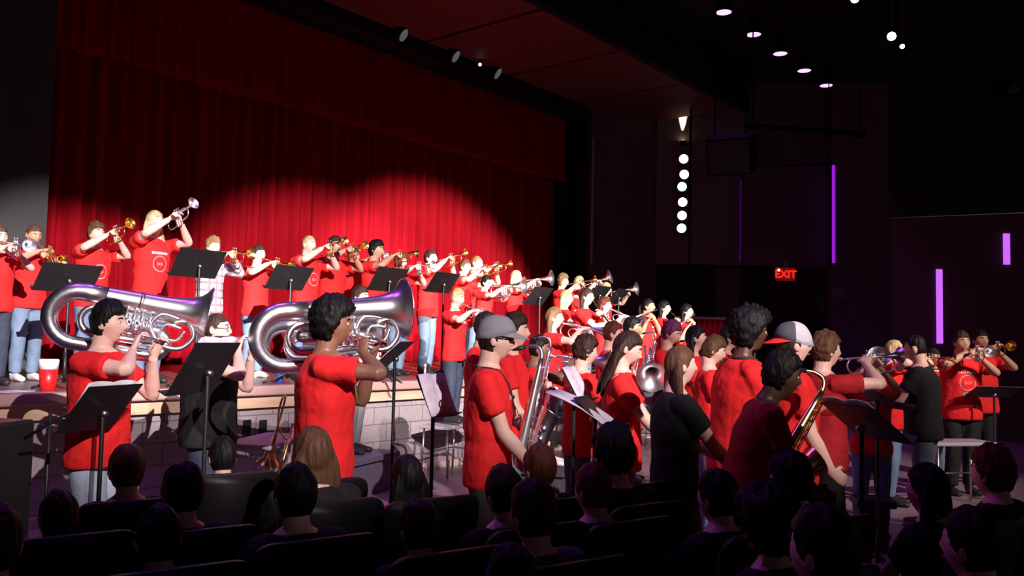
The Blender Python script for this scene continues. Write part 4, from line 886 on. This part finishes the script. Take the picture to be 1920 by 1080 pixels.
# black boom stand at the left
b0 = W(92, 820, 5.0); R_ = bpy.data.objects.new('microphone_stand', None); COL.objects.link(R_); R_.location = (b0.x, b0.y, 0); tag(R_, 'thin black boom stand beside the tilted music stand at the left', 'microphone stand')
for nm, pts, r in (('pole', [(0, 0, 0.02), (0, 0, 1.16)], .010), ('boom', None, .009), ('base', [(0, 0, 0), (0, 0, .025)], .13)):
    q = MB()
    if nm == 'boom': a, b_ = W(46, 822, 5.0)-R_.location, W(158, 757, 5.0)-R_.location; pts = [tuple(a), tuple(b_)]
    q.loft(pts, r, n=12); link(nm, q.mesh(nm, BLACKM), R_)
# floor wedge speaker on the left
p = W(-12, 807, 5.2); mb = MB(); mb.box((0, 0, -.30), (.34, .30, 1.05)); o = link('loudspeaker', mb.mesh('loudspeaker', BLACKP, False)); o.matrix_world = Matrix.Translation((p.x, p.y, 1.24)) @ Matrix.Rotation(phi_rot(100), 4, 'Z'); bevel(o, .02); tag(o, 'black loudspeaker box cut off at the left edge before the stage', 'speaker')
o.location.z = .84
# benches and risers
bench(503, 822, 6.7, 100, 'grey topped folding bench beneath the biggest tuba', w=.80, dp=.42)
bench(846, 793, 10.3, 118, 'grey bench that the small blond boy stands on', w=.80, dp=.40, z=.60)
bench(846, 800, 9.6, 118, 'lower empty metal step bench before the blond boy bench', w=.9, dp=.40, z=.42) if False else None
bench(1790, 826, 9.0, 168, 'grey bench at the far right beneath the two trumpet men', w=.75, dp=.36)
for k, lab in (('b20', 'bench under the blonde girl with the clarinet'), ('b21', 'bench under the dark haired clarinet girl'), ('b22', 'bench under the auburn haired girl'), ('f25', 'bench under the leftmost flute player'), ('f26', 'bench under the girl between the flutes'), ('f27', 'bench under the rightmost flute player')):
    q = PEOPLE[k]['root'].location; o = bench(0, 0, 1, 112, 'dark '+lab, w=.62, dp=.40, z=.60, topm=mat('dark_riser_carpet', (.06, .05, .06), .9)); o.location = (q.x, q.y, 0)
PUR = mat('violet_grey_board', (.16, .13, .20), .6)
q = PEOPLE['b52']['root'].location; riser(Vector((q.x-.05, q.y-.10, 0)), .95, .55, .40, 112, 'violet grey step board under the person in grey trousers', PUR)
q = PEOPLE['b23']['root'].location; riser(Vector((q.x, q.y, 0)), .8, .6, .32, 112, 'dark riser under the girl in black trousers and white shoes')
# trombone resting on its bell in front of the bench
M = frame(W(548, 800, 6.25), (W(520, 905, 6.25)-W(548, 800, 6.25)), Fh) ; spawn('trombone', M @ Matrix.Scale(.9, 4), 'brass trombone standing upright against the grey bench', 'trombone')
play('p43', 'mellophone', 'horn with violet sheen behind the dark music stand, left of the conductor', 30, scale=.72)
# cups and bottles on the stage edge
def cup(px, d_, label, r0, r1, h, m1, m2=None, name='drinking_cup', y=LIPY+.35):
    p = on_z(px, 0, SH) if False else None
    r = ray(px, 715); t = (y)/r.y; c = CAMP+r*t; q = MB(); root = bpy.data.objects.new(name, None); COL.objects.link(root); root.location = (c.x, c.y, SH); tag(root, label, 'cup' if 'cup' in name or 'tumbler' in name else 'bottle')
    q.loft([(0, 0, 0), (0, 0, .003), (0, 0, h*.68)], [r0*.9, r0, r0+(r1-r0)*.68], n=20); link('cup_body', q.mesh('cup_body', m1), root)
    q = MB(); q.loft([(0, 0, h*.68), (0, 0, h*.97), (0, 0, h)], [r0+(r1-r0)*.68+.001, r1, r1*.9], n=20); link('lid', q.mesh('lid', m2 or m1), root)
WH = mat('white_plastic', (.72, .70, .70), .4); BLU = mat('blue_enamel', (.03, .05, .30), .3); REDP = mat('red_plastic', (.65, .01, .012), .4)
cup(90, 0, 'red cup with white upper band on the stage edge at left', .062, .082, .27, REDP, WH)
cup(800, 0, 'white tumbler on the stage edge beside the slim boy in jeans', .038, .045, .19, WH, WH, 'tumbler')
cup(524, 0, 'blue water bottle on the stage edge under the biggest tuba', .04, .045, .19, BLU, WH, 'water_bottle')
cup(714, 0, 'red bottle on the stage edge behind the thin music stand', .035, .04, .18, REDP, REDP, 'water_bottle')
p = on_y(40, 731, LIPY+.25)
for k, (px, lab) in enumerate(((20, 'loose white sheet lying on the stage edge at far left'), (250, 'small crumpled white sheet on the stage edge behind the left tuba player'))):
    r = ray(px, 728); t = (LIPY+.3)/r.y; c = CAMP+r*t; q = MB(); q.box((0, 0, .003), (.30, .20, .004)); o = link('paper_sheet', q.mesh('paper_sheet', PAPER, False)); o.location = (c.x, c.y, SH+.001); o.rotation_euler.z = .4+k; tag(o, lab, 'paper')
# red box / stool at right
c = W(1636, 862, 6.9); riser(Vector((c.x, c.y, 0)), .3, .3, .42, 100, 'low black box with red piping beside the conductor', mat('black_box_red_top', (.02, .012, .014), .5))
# red cloth rail behind the flutes
a, b_ = W(1302, 596, 17.0), W(1358, 597, 17.0); c = (a+b_)/2; R_ = bpy.data.objects.new('railing', None); COL.objects.link(R_); R_.matrix_world = Matrix.Translation((c.x, c.y, SH)) @ Matrix.Rotation(phi_rot(0), 4, 'Z'); tag(R_, 'wooden top rail over a red cloth panel beyond the flute players', 'railing')
q = MB(); q.box((-.15, 0, c.z-SH), (.95, .06, .05)); link('top_rail', q.mesh('top_rail', woodM, False), R_)
q = MB(); n = 40; v = []; f = []
for i in range(n+1): v += [(-.6+i*.9/n, .015*math.sin(i*1.3), .02), (-.6+i*.9/n, .015*math.sin(i*1.3), c.z-SH-.02)]
for i in range(n): f.append((2*i, 2*i+2, 2*i+3, 2*i+1))
q.add(v, f); o = link('cloth_panel', q.mesh('cloth_panel', RED), R_); o.modifiers.new('t', 'SOLIDIFY').thickness = .01
for x in (-.55, .25): q = MB(); q.box((x, .03, (c.z-SH)/2), (.05, .05, c.z-SH)); link('post', q.mesh('post', woodM, False), R_)

# ================================================================ lamps
def lamp(loc, aim, rad, col, e, label, group=None, can=.34, name='stage_light', r2=None):
    root = bpy.data.objects.new(name, None); COL.objects.link(root); M = frame(loc, Vector(aim)); root.matrix_world = M; tag(root, label, 'stage light', group)
    H_ = MB(); H_.loft([(0, -can, 0), (0, -can+.01, 0), (0, -can*.5, 0), (0, -.02, 0), (0, .03, 0)], [rad*.5, rad*.75, rad*1.0, rad*1.18, rad*1.22], n=24, cap=True)
    link('housing', H_.mesh('housing', BLACKM), root)
    L = MB(); L.loft([(0, .031, 0), (0, .036, 0)], [rad, rad*.92], n=28); nm = 'lens_%.2f_%.2f_%.2f' % col; link('lens', L.mesh('lens', mat(nm, (.1, .1, .1), .3, emit=(col, e))), root)
    Y = MB(); Y.loft([(-rad*1.35, -can*.4, 0), (-rad*1.35, -can*.4, rad*1.6), (0, -can*.4, rad*1.9), (rad*1.35, -can*.4, rad*1.6), (rad*1.35, -can*.4, 0)], .012, n=6); link('yoke', Y.mesh('yoke', BLACKM), root); return root
for i, (px, py, col, w) in enumerate(((1282, 298, (1, .86, .62), 'topmost and warmest'), (1283, 327, (1, .95, .88), 'second from the top'), (1279, 350, (.45, 1, .85), 'greenish third from the top'), (1280, 379, (1, .88, .66), 'warm fourth from the top'), (1279, 404, (1, .88, .95), 'fifth from the top'), (1278, 428, (.80, 1, .98), 'lowest and whitest'))):
    c = W(px, py, 21.3); lamp(c, CAMP-c+Vector((0, 1.0, 0)), .115, col, 2.2, w+' lamp of the vertical row on the right wall', 'six lamps in a vertical row on the wall')
c = W(1294, 365, 21.6); q = MB(); q.loft([c-Vector((0, 0, 1.9)), c+Vector((0, 0, 2.4))], .03, n=8); tag(link('lamp_pole', q.mesh('lamp_pole', BLACKM)), 'black vertical pipe that carries the row of lamps on the wall', 'pipe')
c = wall_pt(1281, 262, A, xy(1395, 22.5), .09); spot('wall_uplight_light', c+Vector((0, 0, .02)), c+Fh*.10+Vector((0, 0, 1)), 1500, (1, .70, .55), 24, .9, .02); 
root = lamp(c-Vector((0, 0, .06)), (0.001, 0, 1), .06, (1, .7, .45), 6, 'small uplight throwing a beam up the grey wall', None, .16)
PU = (.80, .42, 1.0)
for i, (px, py) in enumerate(((1357, 20), (1413, 62), (1463, 98), (1508, 130), (1549, 158))):
    c = on_z(px, py, 7.5); lamp(c, (0, 0, -1), .135, PU, 1.9, ('nearest', 'second', 'middle', 'fourth', 'farthest')[i]+' of the five violet downlights hanging in a row', 'five violet downlights', .36, 'ceiling_downlight')
    q = MB(); q.loft([c+Vector((0, 0, .3)), c+Vector((0, 0, 1.2))], .015, n=6); o = link('hanging_rod', q.mesh('hanging_rod', BLACKM), None)
    o.parent = root if False else None; tag(o, 'black rod holding the '+('nearest', 'second', 'middle', 'fourth', 'farthest')[i]+' violet downlight', 'rod')
    spot('violet_downlight_light', c-Vector((0, 0, .06)), c-Vector((0, 0, 5)), 80, (.50, .10, 1.0), 95, .5, .12)
for px, py, d_, rad, lab in ((1672, 68, 12, .058, 'brightest white lamp high at the upper right'), (1692, 87, 12.3, .032, 'small dim lamp right below the bright white lamp'), (1603, -2, 11.2, .05, 'white lamp cut off by the top edge')):
    c = W(px, py, d_); lr = lamp(c, CAMP-c+Vector((1.0, 1, 0)), rad, (1, 1, .92), 16, lab, None, .25); q = MB(); up_ = lr.matrix_world.inverted() @ Vector((c.x, c.y, 8.72)); q.loft([Vector((0, -.1, rad*1.8)), up_], .012, n=6); link('hanging_rod', q.mesh('hanging_rod', BLACKM), lr)
for px, py in ((755, 65), (853, 105), (932, 137)):
    c = on_z(px, py, 7.48); lamp(c, (.35, -.75, -.55), .13, (.9, .92, 1), .09, 'dim recessed lamp in the black beam above the curtain, '+{755: 'left one', 853: 'middle one', 932: 'right one'}[px], 'dim beam lamps', .2, 'beam_light')
c = on_z(900, 121, 7.48); lamp(c, CAMP-c, .035, (1, 1, 1), 3.0, 'tiny bright point lamp between the dim beam lamps', None, .1, 'beam_light')
# violet light strips set in the wall joints
def strip(a, b_, w, label, e, col=(.42, .02, .85), dp=.04):
    d_ = (b_-a); L = d_.length; q = MB(); m3 = frame((0, 0, 0), Fh).to_3x3(); q.box((0, 0, 0), (w, dp, L)); o = link('light_strip', q.mesh('light_strip', mat('violet_strip_%.1f' % e, (.1, .02, .2), .4, emit=(col, e)), False))
    o.matrix_world = Matrix.Translation((a+b_)/2) @ m3.to_4x4(); return tag(o, label, 'light strip')
def vline(px, y0, y1, A_, B_): a = wall_pt(px, y0, A_, B_, .02); b_ = wall_pt(px, y1, A_, B_, .02); b_.x, b_.y = a.x, a.y; return b_, a
strip(*vline(1563, 310, 493, xy(1560, 22.3), D), .075, 'tall thin violet light strip on the corner left of centre right', .7)
strip(*vline(1391, 338, 491, A, xy(1395, 22.5)), .10, 'faint dim violet light strip under the hanging speaker', .055)
strip(*vline(1761, 505, 644, xy(1672, 16.2), xy(2150, 14.5)), .105, 'wide bright violet light strip reaching down to the players', 1.05, (.62, .14, 1))
strip(*vline(1887, 438, 496, xy(1672, 16.2), xy(2150, 14.5)), .105, 'short bright violet light strip near the right edge', 1.05, (.62, .14, 1))
# exit sign and wall notices
c = W(1473, 514, 21.9); R_ = bpy.data.objects.new('exit_sign', None); COL.objects.link(R_); R_.matrix_world = frame(c, Fh); tag(R_, 'red glowing exit sign hanging under the wall overhang', 'exit sign')
q = MB(); q.box((0, .03, 0), (.50, .06, .34)); link('sign_box', q.mesh('sign_box', mat('sign_casing', (.30, .05, .05), .5, emit=((1, .02, .01), .10)), False), R_)
q = MB(); q.box((0, .0, .25), (.10, .04, .18)); link('bracket', q.mesh('bracket', STEEL, False), R_)
tx = bpy.data.curves.new('exit_letters', 'FONT'); tx.body = 'EXIT'; tx.size = .27; tx.extrude = .006; tx.offset = .007; tx.align_x = 'CENTER'; tx.align_y = 'CENTER'; tx.materials.append(mat('exit_letter_glow', (.2, 0, 0), .5, emit=((1, .025, .015), 1.1)))
dg = bpy.data.objects.new('t', tx); me_ = bpy.data.meshes.new_from_object(dg); bpy.data.objects.remove(dg); me_.name = 'exit_letters'; o = bpy.data.objects.new('exit_letters', me_); COL.objects.link(o); o.parent = R_; o.location = (0, -.008, -.01); o.rotation_euler = (math.radians(90), 0, 0)
q = MB(); q.ball((-.18, -.01, .10), .03); link('indicator_lamp', q.mesh('indicator_lamp', mat('warm_indicator', (1, .8, .4), .4, emit=((1, .8, .45), 4))), R_)
for px, py, w_, h_, lab, mm in ((1573, 547, .30, .26, 'pale square notice on the plum wall right of the doorway', mat('pale_notice', (.22, .15, .19), .7)), (1543, 572, .28, .58, 'tall pale notice at the end of the dark recess', mat('grey_notice', (.13, .12, .11), .7))):
    c = W(px, py, 22.1 if px > 1560 else 23.8); q = MB(); q.box((0, 0, 0), (w_, .02, h_)); o = link('wall_notice', q.mesh('wall_notice', mm, False)); o.matrix_world = frame(c, Fh); tag(o, lab, 'notice')
c = W(1596, 590, 22.15); q = MB(); q.box((0, 0, 0), (.12, .06, .14)); o = link('fire_alarm', q.mesh('fire_alarm', mat('alarm_red', (.4, .02, .03), .4), False)); o.matrix_world = frame(c, Fh); bevel(o, .01); tag(o, 'small red fire alarm box on the plum wall', 'alarm')
# hanging speaker and trusses
c = W(1372, 288, 14.0); R_ = bpy.data.objects.new('hanging_loudspeaker', None); COL.objects.link(R_); R_.matrix_world = Matrix.Translation(c) @ Matrix.Rotation(phi_rot(205), 4, 'Z') @ Matrix.Rotation(math.radians(-24), 4, 'X'); tag(R_, 'black loudspeaker box hung from the ceiling, tilted down', 'speaker')
MATTE = mat('matte_black_casing', (.004, .004, .004), .9, spec=.1); q = MB(); q.box((0, 0, 0), (.72, .55, .60)); bevel(link('cabinet', q.mesh('cabinet', MATTE, False), R_), .02); q = MB(); q.box((0, .28, 0), (.66, .02, .54)); link('grille', q.mesh('grille', mat('black_grille', (.01, .01, .01), .7, bump=.5, bscale=90), False), R_)
q = MB()
for x in (-.25, .25): p0 = Vector((x, 0, .3)); w0 = R_.matrix_world @ p0; q.loft([p0, R_.matrix_world.inverted() @ Vector((w0.x, w0.y, 8.72))], .012, n=6)
link('hanging_bracket', q.mesh('hanging_bracket', MATTE), R_)
for (a, b_, r, lab) in ((W(1400, 233, 15), W(1622, 252, 15), .06, 'thick black lighting pipe crossing before the right wall'), (W(1405, 313, 18), W(1562, 305, 18), .025, 'thin black pipe below the thick lighting pipe')):
    q = MB(); q.loft([a, b_], r, n=10)
    for t in (.05, .95): h0 = a.lerp(b_, t); q.loft([h0, Vector((h0.x, h0.y, 8.72))], .012, n=6)
    tag(link('lighting_pipe', q.mesh('lighting_pipe', MATTE)), lab, 'pipe')
c = W(1878, 178, 11); R_ = bpy.data.objects.new('projector', None); COL.objects.link(R_); R_.matrix_world = frame(c, Fh); tag(R_, 'dark projector hanging at the upper right', 'projector')
q = MB(); q.box((0, 0, 0), (.5, .45, .18)); bevel(link('projector_case', q.mesh('projector_case', MATTE, False), R_), .02); q = MB(); q.loft([(0, -.22, 0), (0, -.27, 0)], .06, n=16); link('projector_lens', q.mesh('projector_lens', mat('violet_glass', (.05, .02, .08), .1), False), R_); q = MB(); q.loft([(0, 0, .09), (0, 0, 8.72-c.z)], .02, n=8); link('mounting_pole', q.mesh('mounting_pole', MATTE), R_)

# ================================================================ the seats and the people sitting in them
SPH = -34
seats = [(30, 922, 'A'), (215, 908, 'A'), (400, 895, 'A'), (606, 880, 'A'), (1210, 887, 'B'), (1095, 906, 'B'), (925, 922, 'B'), (822, 931, 'B'), (590, 950, 'B'), (400, 966, 'B'), (110, 985, 'B'),
         (1250, 962, 'C'), (1060, 990, 'C'), (700, 1052, 'C'), (1420, 935, 'C'), (1600, 985, 'C'), (1820, 960, 'C')]
SL = ['front row seat at far left, its back cut by the frame edge', 'front row seat behind the reddish blond head', 'front row seat behind the round black head', 'last front row seat before the aisle, with rounded corner', 'seat back right below the woman in maroon trousers', 'seat back right of the aisle behind the reddish head', 'seat back behind the small head under the grey cap boy', 'seat back beside the long black haired head', 'second row seat with violet glint at its left corner', 'second row seat directly behind the round black head', 'second row seat at the far left', 'third row seat with bright curved top edge at centre right', 'third row seat below the biggest centre head', 'rear seat at the bottom centre', 'seat in the dark at right, under the saxophone', 'seat in the dark in front of the bare stand pole', 'seat in the dark at the lower right corner']
aud = [(240, 838, 4.1, 'short', 'redblond', BLACKC, 'seated person with reddish blond round head below the leftmost tuba player'),
 (345, 872, 3.55, 'short', 'black', BLACKC, 'seated person with round black head left of the big stand pole'),
 (418, 823, 4.9, 'short', 'black', BLACKC, 'seated person with small dark head in front of the bearded man'),
 (588, 804, 4.2, 'long', 'brown', BLACKC, 'seated girl with long straight light brown hair in front of the curly haired tuba player'),
 (556, 876, 3.45, 'short', 'black', BLACKC, 'seated person with dark head just behind the light haired girl'),
 (764, 856, 4.3, 'long', 'black', mat('dim_red_cloth', (.25, .01, .015), .8), 'seated woman with long black hair in the aisle gap'),
 (785, 942, 3.3, 'short', 'darkbrown', BLACKC, 'seated person with round dark head nearer than the long black haired woman'),
 (945, 878, 3.75, 'short', 'darkbrown', BLACKC, 'seated person with small brown head under the grey cap boy'),
 (1012, 838, 4.4, 'short', 'auburn', BLACKC, 'seated person with dark auburn head beneath the silver saxophone'),
 (1000, 905, 3.2, 'short', 'darkbrown', DGREEN, 'seated person with violet collar at bottom centre'),
 (1112, 874, 3.9, 'short', 'auburn', BLACKC, 'seated person with reddish dark head right of the aisle'),
 (1150, 806, 4.3, 'curly', 'black', BLACKC, 'person with big black curly hair in front of the music stand pages'),
 (1345, 885, 3.75, 'short', 'black', BLACKC, 'seated person with black head beneath the afro player'),
 (1480, 858, 4.05, 'curly', 'black', BLACKC, 'seated person with black curly head below the brass saxophone'),
 (1738, 872, 4.0, 'long', 'black', BLACKC, 'seated person with large black head right of the bare stand pole'),
 (1860, 846, 4.4, 'curly', 'auburn', BLACKC, 'seated person with dark auburn head at lower right'),
 (112, 925, 3.4, 'short', 'darkbrown', BLACKC, 'seated person with dark head at the lower left'),
 (300, 955, 3.0, 'short', 'black', BLACKC, 'seated person with big black head at the bottom left centre'),
 (960, 1026, 2.7, 'short', 'black', BLACKC, 'seated person at the very bottom centre, only crown visible'),
 (-12, 950, 2.6, 'short', 'darkbrown', BLACKC, 'seated person cut off at the lower left edge'),
 (1440, 930, 3.15, 'afro', 'black', BLACKC, 'seated person with wide black hair at bottom right of centre'),
 (1545, 955, 2.5, 'short', 'black', DGREEN, 'seated person in violet grey top at the bottom right, left of the pole'),
 (1820, 960, 2.9, 'short', 'black', DGREEN, 'seated person in violet grey top at the lower right corner')]
for i, (px, py, d_, hr, hcol, top_, lab) in enumerate(aud):
    person('a%d' % i, lab, px, py, d_, 0, SPH, 'lap', hr, hcol, 'light', shirt=top_, pants=DJEANS, seated=True, vox=.011, bw=1.05, group=None)


taken = []
ORD = {0: 'reddish blond head', 1: 'round black head by the big stand pole', 2: 'small dark head before the bearded man', 3: 'light haired girl', 4: 'dark head behind the light haired girl', 5: 'long black haired woman in the aisle gap', 6: 'round dark head near the aisle gap', 7: 'small brown head under the grey cap boy', 8: 'dark auburn head beneath the silver saxophone', 9: 'person with violet collar', 10: 'reddish dark head right of the aisle', 11: 'big black curly hair', 12: 'black head beneath the afro player', 13: 'black curly head below the brass saxophone', 14: 'large black head right of the bare pole', 15: 'dark auburn head at lower right', 16: 'dark head at the lower left', 17: 'big black head at bottom left of centre', 18: 'crown at the very bottom centre', 19: 'person cut off at the lower left edge', 20: 'wide black hair at bottom right of centre', 21: 'violet grey top left of the pole', 22: 'violet grey top at the lower right corner'}
SR = Matrix.Rotation(phi_rot(SPH), 4, 'Z')
for i in range(len(aud)):
    q = PEOPLE['a%d' % i]['root'].location; taken.append((q.x, q.y))
    spawn('seat', Matrix.Translation((q.x, q.y, 0)) @ SR, 'black auditorium seat holding the '+ORD[i], 'seat', 'auditorium seats')
for (px, py, rw), lab in zip(seats, SL):
    hor = 636+.022*(px-960); d_ = .71*1600/(py-hor); c = W(px, py, d_); g = SR @ Vector((0, -.24, 0)); x, y = c.x-g.x, c.y-g.y
    if min(math.hypot(x-a, y-b) for a, b in taken) < .50: continue
    taken.append((x, y)); spawn('seat', Matrix.Translation((x, y, 0)) @ SR, 'black auditorium '+lab, 'seat', 'auditorium seats')
